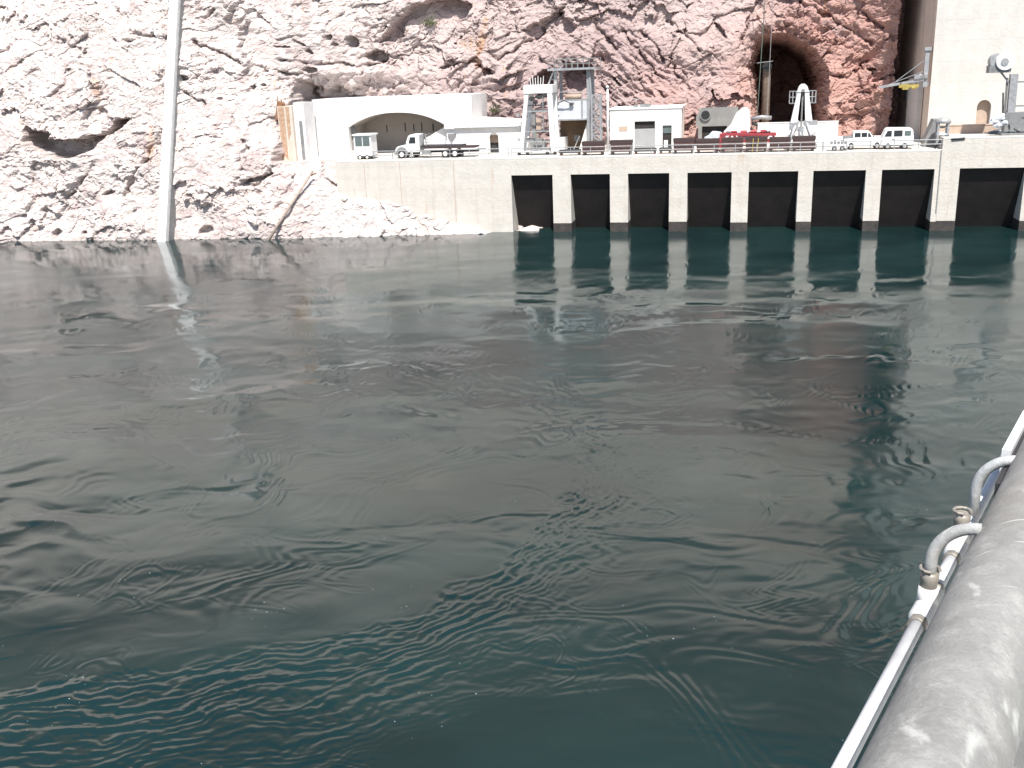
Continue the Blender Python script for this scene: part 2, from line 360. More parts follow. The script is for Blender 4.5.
# tunnel mouth
tp = [at(x, y, 23) for x, y in [(753, 128), (751, 90), (747, 66), (753, 44), (765, 33), (787, 32), (808, 42), (823, 58), (831, 80), (829, 96), (828, 128)]]
tp = [(tp[0][0], 5.0)] + tp[1:-1] + [(tp[-1][0], 5.0)]
inside = np.zeros(U.shape, bool)
Uw = U + .25*fbm(U/2, Z/2, 3, 33); Zw = Z + .25*fbm(U/2, Z/2, 3, 34)
for (ax, ay), (bx, by) in zip(tp, tp[1:] + tp[:1]):
    c = ((ay > Zw) != (by > Zw)) & (Uw < (bx-ax)*(Zw-ay)/(by-ay+1e-9)+ax); inside ^= c
dd, _ = seg_dist(Uw, Zw, tp)
sd_ = np.where(inside, dd, -dd)
V = np.where(Z > 6, V + 1.6*sst(-1.6, 0, sd_)*sst(10, 20, Z)*(1-sst(34, 40, U)), V)
V += np.where(inside, 2.2*sst(0, .35, dd) + 9*sst(.25, 1.0, dd) + 26*sst(.9, 1.7, dd), 0)
_k = (Z < 60)*sst(6, 12, sst(-100, -80, U)*20)
U = U + .3*fbm(V/1.1, Z/1.1, 4, 401)*_k; Z = Z + .12*fbm(V/.9, U/1.3, 3, 402)*_k
cliff = grid_mesh('canyon_cliff', U, V, Z, rock_material(), FR)
tag(cliff, kind='structure')
uu_i = us
def cliff_v(u, z): 
    i = int(np.searchsorted(us, u)); j = int(np.searchsorted(zs, z)); return float(V[j, i])
# side wings of the canyon that only the water mirrors or a side step shows
bed_m = mat('river_silt', (.12, .11, .09), .95)
tag(MB().box(-400, 400, -60, 420, -9, -8).build('river_bed', bed_m), kind='structure')

# ------------------------------------------------------------------ water
def gp(x, y):
    d = fwd*FOC + rgt*(x-512) - upv*(y-384); t = -CAM_H/d.z; return (d.x*t, d.y*t)
def water_material():
    b = NB('river_water'); 
    n1 = b.noise(b.map((.6, 1, 1)), .12, 4, .5)
    c = b.mix(b.rng(n1, .35, .65), (.005, .018, .019), (.009, .027, .027))
    # small pale flecks in patches, put into the base colour
    vn = b.n('ShaderNodeTexVoronoi', {'Vector': b.tc, 'Scale': 4.5, 'Randomness': 1}, feature='F1'); vo = vn.outputs['Distance']
    pick = b.math('GREATER_THAN', b.n('ShaderNodeSeparateColor', {0: vn.outputs['Color']}).outputs[0], .72)
    mk = b.rng(b.noise(b.map((.7, 1, 1), loc=(4, 7, 0)), .22, 4, .6), .54, .66)
    sp = b.math('MULTIPLY', b.math('MULTIPLY', b.math('LESS_THAN', vo, .1), pick), mk)
    c = b.mix(b.math('MULTIPLY', sp, .8), c, (.5, .62, .66))
    b.t.links.new(c, b.b.inputs['Base Color'])
    b.t.links.new(b.rng(b.noise(b.map((.5, 1, 1), rot=(0, 0, .25)), .085, 5, .6, 1.2), .36, .62, .08, .185), b.b.inputs['Roughness']); b.b.inputs['IOR'].default_value = 1.385
    m1 = b.rng(b.noise(b.map((.5, 1, 1), rot=(0, 0, .3)), .09, 4, .6, 1.5), .42, .62, .25, 1)
    h = b.math('MULTIPLY', b.noise(b.map((.45, 1, 1), rot=(0, 0, .2)), 2.6, 5, .6, 1.2), m1)
    b.t.links.new(b.bump(h, .0022), b.b.inputs['Normal'])
    return b.m
rr = np.concatenate([[.5, 6, 12], 1/np.arange(1/16.5, 1/185, -1/20000*1.45), np.linspace(190, 420, 24)])
aa = np.concatenate([np.linspace(-175, -34, 46)[:-1], np.linspace(-34, 34, 960), np.linspace(34, 175, 46)[1:]])*math.pi/180
AA, RR = np.meshgrid(aa, rr); X = RR*np.sin(AA); Y = RR*np.cos(AA)
qx = X + 3.0*fbm(X/14, Y/10, 3, 101) + 1.0*fbm(X/4, Y/3, 2, 103); qy = Y + 3.0*fbm(X/14, Y/10, 3, 107) + 1.0*fbm(X/4, Y/3, 2, 109)
mk = .3 + .9*sst(-.15, .4, fbm(qx/17, qy/9, 4, 120))
Hh = np.zeros(X.shape); midr = sst(32, 48, RR)*(1-sst(92, 118, RR))
for k, (lam, s) in enumerate([(11, .008), (5.5, .013), (2.6, .019), (1.25, .026), (.6, .03), (.3, .022)]):
    fade = 1 if k < 3 else (1 - .8*sst(45*(lam/1.25), 120*(lam/1.25), RR))
    Hh += s*lam/3*perlin(qx/(lam*1.9), qy/lam, 130+k)*(mk if k > 1 else 1)*fade*(1 + (1.5 + 1.1*sst(-5, -25, X))*midr*(k < 5))
# boils: folded creases where upwelling sheets meet
for (sx, sy, sd__, A_) in ((13, 7.5, 150, .03), (6.5, 4.2, 155, .016)):
    n_ = fbm((X+4*fbm(X/16, Y/13, 2, sd__+1))/sx, (Y+4*fbm(X/16, Y/13, 2, sd__+2))/sy, 3, sd__, .4)
    g_ = sst(-.3, .3, fbm(X/9, Y/6, 3, sd__+3))
    Hh += g_*A_*(np.exp(-(n_/.035)**2)*.8 + .45*np.sin(n_*(2*math.pi/.11))*np.exp(-(n_/.28)**2))*(.5+.5*sst(20, 60, RR))*(1-.7*sst(85, 120, RR))
# the eddy line: a train of ripples trailing off a curved shear
line = [gp(x, y) for x, y in [(-160, 672), (0, 690), (90, 684), (200, 668), (300, 648), (400, 618), (470, 588), (530, 545), (572, 490), (578, 440), (520, 400), (440, 382), (380, 372), (300, 372)]]
d, sidev = seg_dist(X + .8*fbm(X/4, Y/4, 2, 160), Y + .8*fbm(X/4, Y/4, 2, 161), line)
nearw = sst(75, 30, RR); band = np.where(sidev < 0, np.exp(-(d/(2.6+3.8*sst(6, -10, X)))**2), np.exp(-(d/.35)**2))
ph = d*2*math.pi/.85 + 5.5*fbm(X/3.2, Y/2.0, 4, 170)
Hh += band*(.022+.012*nearw)*np.sin(ph)*(.12+.88*sst(-.3, .45, fbm(X/2.6, Y/1.3, 4, 171)))
Hh += band*.012*np.sin(d*2*math.pi/.42 + 5*fbm(X/1.4, Y/1, 3, 175))*nearw
# second shear trailing towards the right bank
line2 = [gp(x, y) for x, y in [(400, 372), (470, 400), (560, 415), (700, 430), (850, 470), (900, 540), (900, 620)]]
d2, s2 = seg_dist(X + 1.2*fbm(X/6, Y/6, 2, 180), Y + 1.2*fbm(X/6, Y/6, 2, 181), line2)
Hh += np.exp(-(d2/4.5)**2)*.01*np.sin(d2*2*math.pi/1.9 + 4*fbm(X/4, Y/3, 3, 182))*(.3+.7*sst(-.2, .3, fbm(X/4, Y/3, 2, 183)))
# turbulent boil off the tailrace bays
tb = np.exp(-((np.hypot(X*.5-8, Y-118))/22)**2); Hh += tb*.012*fbm(qx/2.2, qy/1.1, 3, 190)
Hh *= (RR < 200)
water = grid_mesh('river_water', X, Y, Hh, water_material(), None, True)
tag(water, kind='structure')

# ------------------------------------------------------------------ tailrace wall with its bays
DK = 9.4
zl = at(640, 173.5, 0)[1]
q = thing('tailrace_wall', 'long cream concrete quay wall with seven dark square draft-tube bays above the water', 'quay wall', -24, 0, 0)
bays = [(-.24, 5.11), (7.43, 12.39), (14.65, 19.74), (21.95, 27.27), (29.3, 35.07), (36.81, 42.78), (44.58, 50.38)]
L = lambda u: u+24
MB().box(0, L(bays[0][0]), 0, 17.5, -4, DK).build('solid_wall', M['conc'], q)
MB().box(-6.4, 0, 5.2, 17.5, -4, DK-.01).build('return_wall', M['limec'], q)
MB().box(L(bays[0][0]), L(51.0), 0, 40, zl, DK).build('deck_slab', M['conc'], q)
MB().box(L(-24), L(51.0), -.015, .5, DK-.12, DK+.06).build('coping', M['conc_white'], q)
def gate(a, b_, zt_, par):  # dark gate leaned along the lintel's shadow line, shaping the bay's shade
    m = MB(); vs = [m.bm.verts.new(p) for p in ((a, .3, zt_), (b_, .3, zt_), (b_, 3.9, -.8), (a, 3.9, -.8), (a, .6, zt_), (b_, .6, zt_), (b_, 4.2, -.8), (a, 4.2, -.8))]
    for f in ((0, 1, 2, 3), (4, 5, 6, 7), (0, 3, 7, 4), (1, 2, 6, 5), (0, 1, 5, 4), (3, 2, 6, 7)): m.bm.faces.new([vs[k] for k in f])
    m.build('shade_gate_panel', M['gate'], par)
for i, (a, b_) in enumerate(bays):
    nx = bays[i+1][0] if i < 6 else 51.0
    p = MB().box(L(b_), L(nx), 0, 10, -4, zl).build('pier', M['conc'], q)
    MB().box(L(b_)-.01, L(nx)+.01*(i < 6), -.03, 9, -3.9, 1.12+.06*(i % 3)).build('footing', M['wet'], p)
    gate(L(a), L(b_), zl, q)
for i, x in enumerate((16.2, 8.9, 4.0)):
    MB().box(x-.04, x+.04, -.012, .05, 0, DK-.3).build('joint', M['tan'], q)
# raised end of the wall
ru0 = 51.0; r = thing('raised_wall', 'higher cream concrete wall end with one wide dark bay, right of the vans', 'quay wall', ru0, 0, 0)
zr = 10.75; zo = at(990, 168, 0)[1]
o0, o1 = 53.13-ru0, 60.14-ru0
MB().box(.03, o0, .05, 10, -4, zo).build('pier', M['conc'], r)
MB().box(.03, 90, .05, 10, zo, zr).build('wall_top', M['conc'], r)
x = o0
while x < 84:
    gate(x, x+7, zo, r)
    p = MB().box(x+7, x+9.4, .05, 10, -4, zo).build('pier', M['conc'], r)
    MB().box(x+6.99, x+9.41, .02, 9, -3.9, 1.15).build('footing', M['wet'], p); x += 9.4
p = MB().box(.02, o0+.01, .02, 9, -3.9, 1.2).build('footing', M['wet'], r)
MB().box(.03, 90, .035, .5, zr-.12, zr+.06).build('coping', M['conc_white'], r)
g = MB(); g.tube([(-.06, -.06, DK), (-.06, -.06, 2.2)], .07, 6); g.build('drain_pipe', M['galv'], r)

# ------------------------------------------------------------------ powerhouse
ph_ = thing('powerhouse', 'tall pale concrete powerhouse block with an arched doorway near its foot', 'building', 50.8, 10, 9)
x0, z0 = at(975, 128, 10); x1, _ = at(989, 128, 10); _, z1 = at(982, 100, 10)
dx0, dx1, dz0, dz1 = x0-50.8, x1-50.8, 0.9, z1-9
rad = (dx1-dx0)/2; arc = [(dx1-rad+rad*math.cos(math.pi*k/14), dz1-rad+rad*math.sin(math.pi*k/14)) for k in range(15)]
m = MB()
m.prism([(dx0-.0, dz0), (dx0, dz1-rad), ][::-1] and [(0, 0), (dx0, 0), (dx0, 62), (0, 62)], 0, .9)
m.prism([(dx1, 0), (110, 0), (110, 62), (dx1, 62)], 0, .9)
m.prism([(dx0, 0), (dx1, 0), (dx1, dz0), (dx0, dz0)], 0, .9)
for k in range(14):
    (ax, az), (bx, bz) = arc[k], arc[k+1]; m.prism([(bx, bz), (ax, az), (ax, 62), (bx, 62)], 0, .9)
m.box(0, 110, .9, 48, 0, 62)
m.build('wall', M['house'], ph_)
MB().box(dx0, dx1, .7, .88, dz0, dz1).build('door', M['tan'], ph_)
MB().box(dx0+.1, dx0+.6, .6, .7, dz0, dz0+.35).build('door_step', M['dark'], ph_)
# pilaster and seam on the shaded flank
MB().box(-.02, -.001, 0, 47.5, 0, 62).build('flank_bounce_tint', concrete('tan_bounce_flank', (.66, .55, .46), (.5, .38, .3), .3, .1, 2.4), ph_)  # thin tan sheet; warm bounce on the shaded flank put into its colour
MB().box(-.5, -.025, 6, 14.5, 0, 8).build('buttress', M['house'], ph_)
MB().box(-.06, 0, 4.4, 4.8, 0, 7.0).build('downpipe', M['dark'], ph_)
MB().box(-.3, 0, 17, 19, 5, 6.6).build('vent_hood', M['grey'], ph_)
for v_ in (2, 9, 21): MB().box(-.04, -.022, v_, v_+.12, 8.3, 60).build('seam', M['tan'], ph_)
lw = thing('ledge_wall', 'low tan wall strip at the foot of the tall pale block', 'low wall', 51.4, 6.2, 10.75)
MB().box(0, 7.2, 0, .5, 0, .95).build('wall', M['tan'], lw); MB().box(-.05, 7.25, -.06, .56, .95, 1.05).build('cap', M['tan'], lw)

# ------------------------------------------------------------------ arched concrete portal building
fu = -30.4; bt = thing('portal_building', 'white concrete building with a wide flat-arched opening behind the flatbed truck', 'building', fu, 9, DK)
wl = 23.0; ht = 17.0-DK; a0, a1 = 5.05, 19.1; zs_, za = 3.85, 5.65
N = 24; arcp = []
for k in range(N+1):
    t = k/N; arcp.append((a0+(a1-a0)*t, zs_ + (za-zs_)*(1-abs(2*t-1)**2.3)))
m = MB(); m.box(0, a0, 0, .8, -.5, ht); m.box(a1, wl, 0, .8, -.5, ht)
for k in range(N): (ax, az), (bx, bz) = arcp[k], arcp[k+1]; m.prism([(ax, az), (bx, bz), (bx, ht), (ax, ht)], 0, .8)
m.build('front_wall', M['limec'], bt)
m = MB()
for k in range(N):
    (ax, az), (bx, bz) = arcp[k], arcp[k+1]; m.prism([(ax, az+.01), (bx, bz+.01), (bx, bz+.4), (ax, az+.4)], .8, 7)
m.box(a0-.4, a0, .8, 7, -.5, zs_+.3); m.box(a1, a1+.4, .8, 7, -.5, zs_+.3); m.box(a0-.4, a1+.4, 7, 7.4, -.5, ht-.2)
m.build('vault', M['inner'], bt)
MB().box(0, wl, -.003, 9, ht, ht+.12).build('roof', M['limec'], bt)
MB().box(0, .6, .8, 9, -.5, ht).build('side_wall', M['limec'], bt); MB().box(wl-.6, wl, .8, 9, -.5, ht).build('side_wall', M['limec'], bt)
for k, x in enumerate((8.2, 11.0, 12.3, 13.5, 15.2, 16.9)):
    MB().box(x, x+.13, 6.9, 6.98, 2.7, 3.7+.25*(k % 2)).build('hanger', M['dark'], bt)
MB().prism([(a1-5.8, 0), (a1-.02, 0), (a1-.02, 3.7), (a1-3.4, 1.95)], 1.0, 2.2).build('white_wedge', M['limec'], bt)  # sloped white wedge inside the arch, right side
MB().box(a0-.02, a0+.5, 1.2, 1.6, 0, 3.9).build('dark_strip', M['grey'], bt)  # upright grey strip at the left edge of the arch
# rust stained end block
eb = thing('end_block', 'rust-streaked concrete end wall left of the white arched building', 'retaining wall', -33.3, 3.8, 5.5)
MB().box(0, 2.1, 0, 4, 0, 11.0).build('wall', M['rusty'], eb)
MB().box(2.1, 3.6, .6, 4, 0, 11.4).build('pale_pier', M['limec'], eb)
MB().box(2.75, 3.2, .55, .6, 2.5, 9.0).build('slot', M['grey'], eb)
MB().prism([(-.6, 9), (.7, 9.8), (.7, 11.3), (0, 11.7)], .2, 1.2).build('broken_top', M['rust'], eb)
for x, hh in ((.1, 12.4), (.65, 11.9), (1.0, 11.6)): MB().bar((x, .4, 10.8), (x-.1, .4, hh), .09).build('rebar', M['rust'], eb)
MB().prism([(.15, 3.5), (.5, 4.5), (.95, 3.8), (1.0, 10.9), (.1, 10.9)], -.03, .0).build('rust_streak', M['rust2'], eb); MB().prism([(1.25, 6.5), (1.7, 7.5), (1.75, 10.9), (1.2, 10.9)], -.03, .0).build('rust_streak', M['rust2'], eb)
# low block on the wall's left end
lb = thing('parapet_block', 'white low concrete parapet block left of the wheeled cabin', 'parapet', -24.0, .2, DK)
m = MB(); m.box(0, 2.4, 0, 3, 0, .75); m.box(1.2, 2.2, .1, 2, .75, 1.15); m.build('block', M['limec'], lb)
MB().box(-.05, 2.45, -.05, 3.05, .75, .81).build('cap', M['limec'], lb) if False else None

# long low shed right of the portal
sx0, sx1 = at(447, 140, 8.4)[0], at(521, 140, 8.4)[0]
sh = thing('low_shed', 'long low white flat-roofed shed with a small arched doorway, beside the arched building', 'shed', sx0, 8.4, DK)
sl = sx1-sx0; hs = 3.35
dA, dB = at(489.5, 140, 8.4)[0]-sx0, at(498.5, 140, 8.4)[0]-sx0; zt = 2.7
m = MB(); m.box(0, dA, 0, .4, -.4, hs); m.box(dB, sl, 0, .4, -.4, hs)
rad = (dB-dA)/2; arc = [(dB-rad+rad*math.cos(math.pi*k/10), zt-rad+rad*math.sin(math.pi*k/10)) for k in range(11)]
for k in range(10): (ax, az), (bx, bz) = arc[k], arc[k+1]; m.prism([(bx, bz), (ax, az), (ax, hs), (bx, hs)], 0, .4)
m.box(0, sl, .4, .7, hs-1, hs); m.box(0, .4, .4, 6, -.4, hs); m.box(sl-.4, sl, .4, 6, -.4, hs)
m.build('wall', M['limec'], sh)
MB().box(dA-.3, dB+.3, 1.0, 1.1, -.3, 1.3).build('door', M['dark'], sh)
MB().box(dA-.3, dB+.3, 1.02, 1.2, 1.3, 3).build('door_top', M['tan'], sh)
MB().prism([(-.2, hs), (sl+.1, hs-.1), (sl+.1, hs+.7), (4, hs+1.2), (-.2, hs+1.2)], -.35, 6).build('roof', M['limec'], sh)
MB().box(1.2, sl+.1, -.4, -.352, hs-.04, hs+.1).build('gutter', M['grey'], sh)
MB().prism([(.2, 2.7), (1.4, 2.7), (.65, 1.7)], -.3, -.02).build('corbel', M['grey'], sh)

# ------------------------------------------------------------------ wheeled cabin, flatbed truck
def wheel(parent, x, y, z, rad, w=.3, rim='white'):
    t = MB().tube([(x, y, z), (x, y+w, z)], rad, 16).build('wheel', M['black'], parent)
    MB().tube([(x, y-.03, z), (x, y+w+.03, z)], rad*.58, 12).build('rim', M[rim], t); return t
cu = at(355, 160, 2)[0]
cb = thing('wheeled_cabin', 'small white cabin on wheels with two tall grey windows, under the arch', 'cabin', cu, 2, DK)
MB().box(.05, 2.45, 0, 2.2, .5, 3.1).build('body', M['white'], cb)
MB().box(-.12, 2.62, -.15, 2.4, 3.1, 3.28).build('roof', M['white'], cb)
for a, b_ in ((.28, 1.14), (1.36, 2.2)): 
    f = MB().box(a-.06, b_+.06, -.04, -.004, 1.74, 2.96).build('window', M['grey'], cb); MB().box(a, b_, -.06, -.042, 1.8, 2.9).build('pane', M['win'], f)
MB().box(-.5, 2.5, .1, 2.1, .35, .5).build('chassis', M['grey'], cb)
for x in (.75, 1.75): wheel(cb, x, -.02, .3, .3, .25)
wheel(cb, .75, 1.9, .3, .3, .25); wheel(cb, 1.75, 1.9, .3, .3, .25)

tu = at(395, 160, 2.2)[0]; TL = at(477, 160, 2.2)[0]-tu
tr = thing('flatbed_truck', 'white flatbed truck with an empty dark deck, facing left', 'truck', tu, 2.2, DK)
S_ = TL/10.9
m = MB(); m.prism([(0, .75), (3.3, .75), (3.3, 2.0), (1.9, 1.85), (.35, 1.55), (.05, 1.2)], .25, 2.25); hood = m.build('hood', M['white'], tr, .06)
m = MB(); m.prism([(1.75, .8), (3.45, .8), (3.45, 3.05), (2.25, 3.05), (1.95, 2.85), (1.6, 1.95)], .12, 2.38); cabo = m.build('cab', M['white'], tr, .06)
wd = MB().prism([(2.05, 1.95), (2.95, 1.95), (2.95, 2.72), (2.25, 2.72)], .07, .12).build('window', M['glass'], cabo)
MB().box(2.05, 2.1, .05, .07, 1.95, 2.7).build('mirror', M['dark'], cabo)
MB().prism([(1.58, 2.0), (1.62, 2.0), (1.98, 2.85), (1.94, 2.85)], .3, 2.2).build('windscreen', M['glass'], cabo)
MB().tube([(.95, .2, .72), (.95, .35, .72)], .78, 14).build('wheel_arch', M['grey'], hood)
MB().box(-.15, .1, .2, 2.3, .45, .85).build('bumper', M['galv'], tr)
MB().box(.02, .12, .4, .7, .95, 1.2).build('headlight', M['win'], tr)
MB().box(3.5, TL, .95, 1.55, .62, .9).build('frame', M['dark'], tr)
MB().box(4.0, TL-.2, 0, 2.5, 1.2, 1.42).build('flatbed', M['browntop'], tr)
MB().box(3.6, TL-2, .02, 2.48, 1.42, 1.6).build('load', M['dark'], tr)
m = MB()
for y in (.1, 1.25, 2.35): m.box(3.6, 3.72, y, y+.1, 1.3, 2.95)
for x in (3.7, 4.35):
    for z in (1.9, 2.3, 2.7, 2.95): m.box(x, x+.06, .1, 2.45, z, z+.08)
m.box(4.33, 4.45, .1, .2, 1.3, 2.98); m.build('headboard', M['galv'], tr)
MB().box(3.7, 4.9, .1, .7, .5, .95).build('tool_box', M['grey'], tr)
for x in (.95,): wheel(tr, x, .12, .52, .52); wheel(tr, x, 2.0, .52, .52)
wheel(tr, 2.35, 1.95, .5, .5, .3, 'dark')
for x in (6.95, 8.25): wheel(tr, x, .06, .52, .52, .5); wheel(tr, x, 1.9, .52, .52, .5)
MB().box(9.1, 9.2, .1, 1.0, .15, .9).build('mudflap', M['black'], tr)
MB().box(TL-.2, TL+.9, 1.0, 1.4, .95, 1.1).build('tail_bar', M['grey'], tr)

# ------------------------------------------------------------------ railings along the deck edge
def railing(name, label, u0, u1, v, step, sag=0):
    t = thing(name, label, 'railing', u0, v, DK)
    n = max(1, round((u1-u0)/step)); Ls = u1-u0
    for k in range(n+1): MB().box(k*Ls/n-.045, k*Ls/n+.045, -.045, .045, .06, 1.2).build('post', M['galv'], t)
    for z in (.65, 1.15): MB().tube([(0, 0, z), (Ls, 0, z)], .06, 6).build('rail', M['galv'], t)
    return t
railing('deck_railing', 'thin grey pipe railing in front of the white flatbed truck and shed', at(374, 160, .2)[0], at(509, 160, .2)[0], .2, 2.6)
railing('deck_railing', 'thin grey pipe railing in front of the steel tower, brown bins and red frame', at(512, 160, .2)[0], at(822, 153, .2)[0], .2, 2.45)
railing('deck_railing', 'thin grey pipe railing in front of the white pickup and van', at(823, 153, .2)[0], at(942, 152, .2)[0], .2, 2.7)

# ------------------------------------------------------------------ white A-frame gantry
gx = at(519, 155, 4)[0]; G = thing('gantry_frame', 'white tapering A-frame gantry on rail trolleys, left of the steel tower', 'gantry crane', gx, 4, DK)
wB = at(557, 155, 4)[0]-gx; zT = at(540, 85, 4)[1]-DK
def leg(parent, p, q_, w_, m_): MB().bar(p, q_, w_).build('leg', m_, parent)
for y in (0, 3.2):
    leg(G, (.35, y, .5), (1.35, y, zT-.6), .5, M['white']); leg(G, (wB-.45, y, .5), (wB-.75, y, zT-.6), .62, M['white'])
MB().box(.95, wB-.35, -.35, 3.6, zT-1.0, zT).build('top_beam', M['white'], G)
for z, w_ in ((2.9, .14), (5.4, .18), (1.6, .12)): 
    a = .35+1.0*z/zT
    MB().box(a, wB-.5, -.08, .08, z, z+w_).build('cross_beam', M['galv'], G); MB().box(a, wB-.5, 3.12, 3.28, z, z+w_).build('cross_beam', M['galv'], G)
m = MB(); m.box(1.55, 2.05, 1.2, 1.7, .6, 5.3); m.box(3.3, 3.42, -.1, .05, 2.9, zT-1); m.box(2.3, 2.42, 0, .1, .6, 2.9); m.build('inner_post', M['grey'], G)
m = MB()
for k, (x, z, s) in enumerate([(1.6, 7.0, .5), (2.6, 7.2, .6), (2.1, 6.5, .35), (3.1, 6.4, .3)]): m.blob((x, 1.4, z), (s, s*.8, s*.6), k, 1, .2)
m.box(1.2, 3.2, .9, 2.1, 6.1, 6.25); m.build('hoist', M['grey'], G)
m = MB(); m.box(.6, 4.0, .3, 2.6, .55, .75); m.box(1.4, 3.3, .6, 2, .75, 1.7); m.box(1.0, 1.9, .5, 1.4, 1.7, 2.1); m.tube([(2.5, .4, 1.5), (2.5, 1.9, 1.5)], .55, 12); m.build('winch', M['grey'], G)
MB().box(2.2, 2.8, 1.0, 1.6, 3.1, 4.4).build('hook_block', M['tan'], G)
m = MB()
for k in range(6): m.bar((1.6+.32*k, 1.2, zT), (1.5+.36*k, 1.2, zT+.9+.2*(k % 2)), .07)
m.build('aerial', M['white'], G)
m = MB(); m.box(-.3, wB+.1, -.3, .3, .22, .5); m.box(-.3, wB+.1, 2.9, 3.5, .22, .5); m.build('bogie_beam', M['white'], G)
for x in (0.1, 1.2, wB-1.2, wB-.2):
    MB().tube([(x, -.34, .24), (x, -.1, .24)], .24, 10).build('wheel', M['black'], G)
for z in (1.8, 3.4, 4.9): MB().box(-.1, .25, -.2, .2, z, z+.35).build('lamp_box', M['galv'], G)

# ------------------------------------------------------------------ steel tower with hopper
gx = at(555.5, 150, 7)[0]; T = thing('steel_tower', 'tall grey steel tower with pale panel and brown hopper under it, railed platform on top', 'tower', gx, 7, DK)
wT = at(590.5, 150, 7)[0]-gx; zp = at(575, 70, 7)[1]-DK
for x in (0, wT-.4):
    for y in (0, 4):
        m = MB(); m.box(x, x+.4, y, y+.4, 0, zp); m.build('column', M['galv'], T)
m = MB()
for k in range(7): z = k*1.5+.3; m.bar((.2, -.02, z), (.2, 4.2, z+1.4), .1); m.bar((-.25, 0, z), (.6, 0, z+.02), .08)
m.build('ladder_bracing', M['galv'], T)
m = MB(); m.box(-.7, wT+.9, -.7, 4.9, zp, zp+.28); m.build('platform', M['galv'], T)
for y in (-.65, 4.8):
    m = MB()
    for k in range(9): x = -.6+k*(wT+1.4)/8; m.bar((x, y, zp+.28), (x, y, zp+1.5), .07)
    for z in (.8, 1.4): m.bar((-.6, y, zp+z), (wT+.8, y, zp+z), .06)
    m.build('platform_rail', M['grey'], T)
MB().bar((-.1, 0, zp-.2), (-1.6, .6, zp-3.4), .2).build('brace', M['galv'], T)
MB().bar((wT, 0, zp-.3), (wT+.2, 0, zp-4.0), .22).build('brace', M['galv'], T)
z1, z2 = at(570, 120, 7)[1]-DK, at(570, 101, 7)[1]-DK
MB().box(.42, wT-.42, .1, 3.8, z1, z2).build('panel', M['offw'], T)
MB().box(.42, wT-.42, -.1, .1, z1-.05, z1+.15).build('panel_sill', M['galv'], T)
MB().box(wT-1.1, wT-.95, -.12, .09, z1, z2+.8).build('ladder', M['galv'], T)
MB().tube([(1.4, .5, z2+.55), (3.6, .5, z2+.55)], .38, 14).build('tank', M['tan'], T)
m = MB(); m.box(.2, wT-.2, .1, .3, z2+.05, z2+.2); m.box(.2, wT-.2, .1, .25, z2+1.1, z2+1.2); m.build('rail_beam', M['galv'], T)
m = MB(); m.bar((.5, -.4, z2-.2), (1.4, -.6, z2+.1), .12); m.bar((1.4, -.6, z2+.1), (2.3, -.3, z2-.35), .1); m.blob((2.3, -.2, z2-.35), (.3, .2, .22), 5, 1, .3); m.build('trolley', M['dark'], T)
MB().prism([(.2, 0), (wT-1.6, 0), (wT-.45, z1-.02), (.2, z1-.02)], 3.2, 3.6).build('hopper_back', mat('brown_hopper_sheet', (.2, .13, .08), .9, 0, .2, .5), T)  # flat brown sheet set back between the columns
MB().prism([(wT-1.7, 0), (wT-.4, 0), (wT-.4, z1-.02)], .6, 3.6).build('cream_wedge', M['cream'], T)  # sloped cream wedge right of the brown sheet
MB().box(.2, 1.2, 0, 3, 0, 1.9).build('plinth', M['white'], T)
MB().bar((2.0, 2.6, .1), (2.8, 2.8, 1.9), .14).build('prop', M['white'], T)
MB().box(2.0, 2.9, 3.1, 3.19, 1.2, 2.0).build('hatch', M['grey'], T)

# lattice mast and lamp post
gx = at(597, 148, 6.5)[0]; hm = at(597, 95, 6.5)[1]-DK
T2 = thing('lattice_mast', 'grey lattice steel mast standing right of the steel tower', 'mast', gx, 6.5, DK)
m = MB(); w_ = .55
for sx in (-1, 1):
    for sy in (-1, 1): m.bar((sx*w_, sy*w_, 0), (sx*w_, sy*w_, hm), .2)
m.build('chord', M['galv'], T2)
m = MB(); n = 10
for k in range(n):
    z = k*hm/n; zz = (k+1)*hm/n; s = 1 if k % 2 else -1
    for sy in (-1, 1): m.bar((-s*w_, sy*w_, z), (s*w_, sy*w_, zz), .12); m.bar((-w_, sy*w_, zz), (w_, sy*w_, zz), .1)
    for sx in (-1, 1): m.bar((sx*w_, -s*w_, z), (sx*w_, s*w_, zz), .12)
m.build('lacing', M['galv'], T2)
MB().box(-.7, .7, -.7, .7, 0, .4).build('foot', M['cream'], T2)
gx = at(608, 150, 6.5)[0]; hm = at(608, 88, 6.5)[1]-DK
T3 = thing('lamp_post', 'slim white lamp post at the corner of the white roller-door building', 'lamp post', gx, 6.5, DK)
MB().tube([(0, 0, 0), (0, 0, hm)], [.17, .12], 8).build('pole', M['white'], T3)
MB().tube([(0, 0, hm), (0, 0, hm+.12), (0, 0, hm+.3)], [.16, .26, .1], 10).build('lamp_head', M['white'], T3)
MB().box(-.25, .25, -.1, .35, 3.2, 4.1).build('control_box', M['grey'], T3)

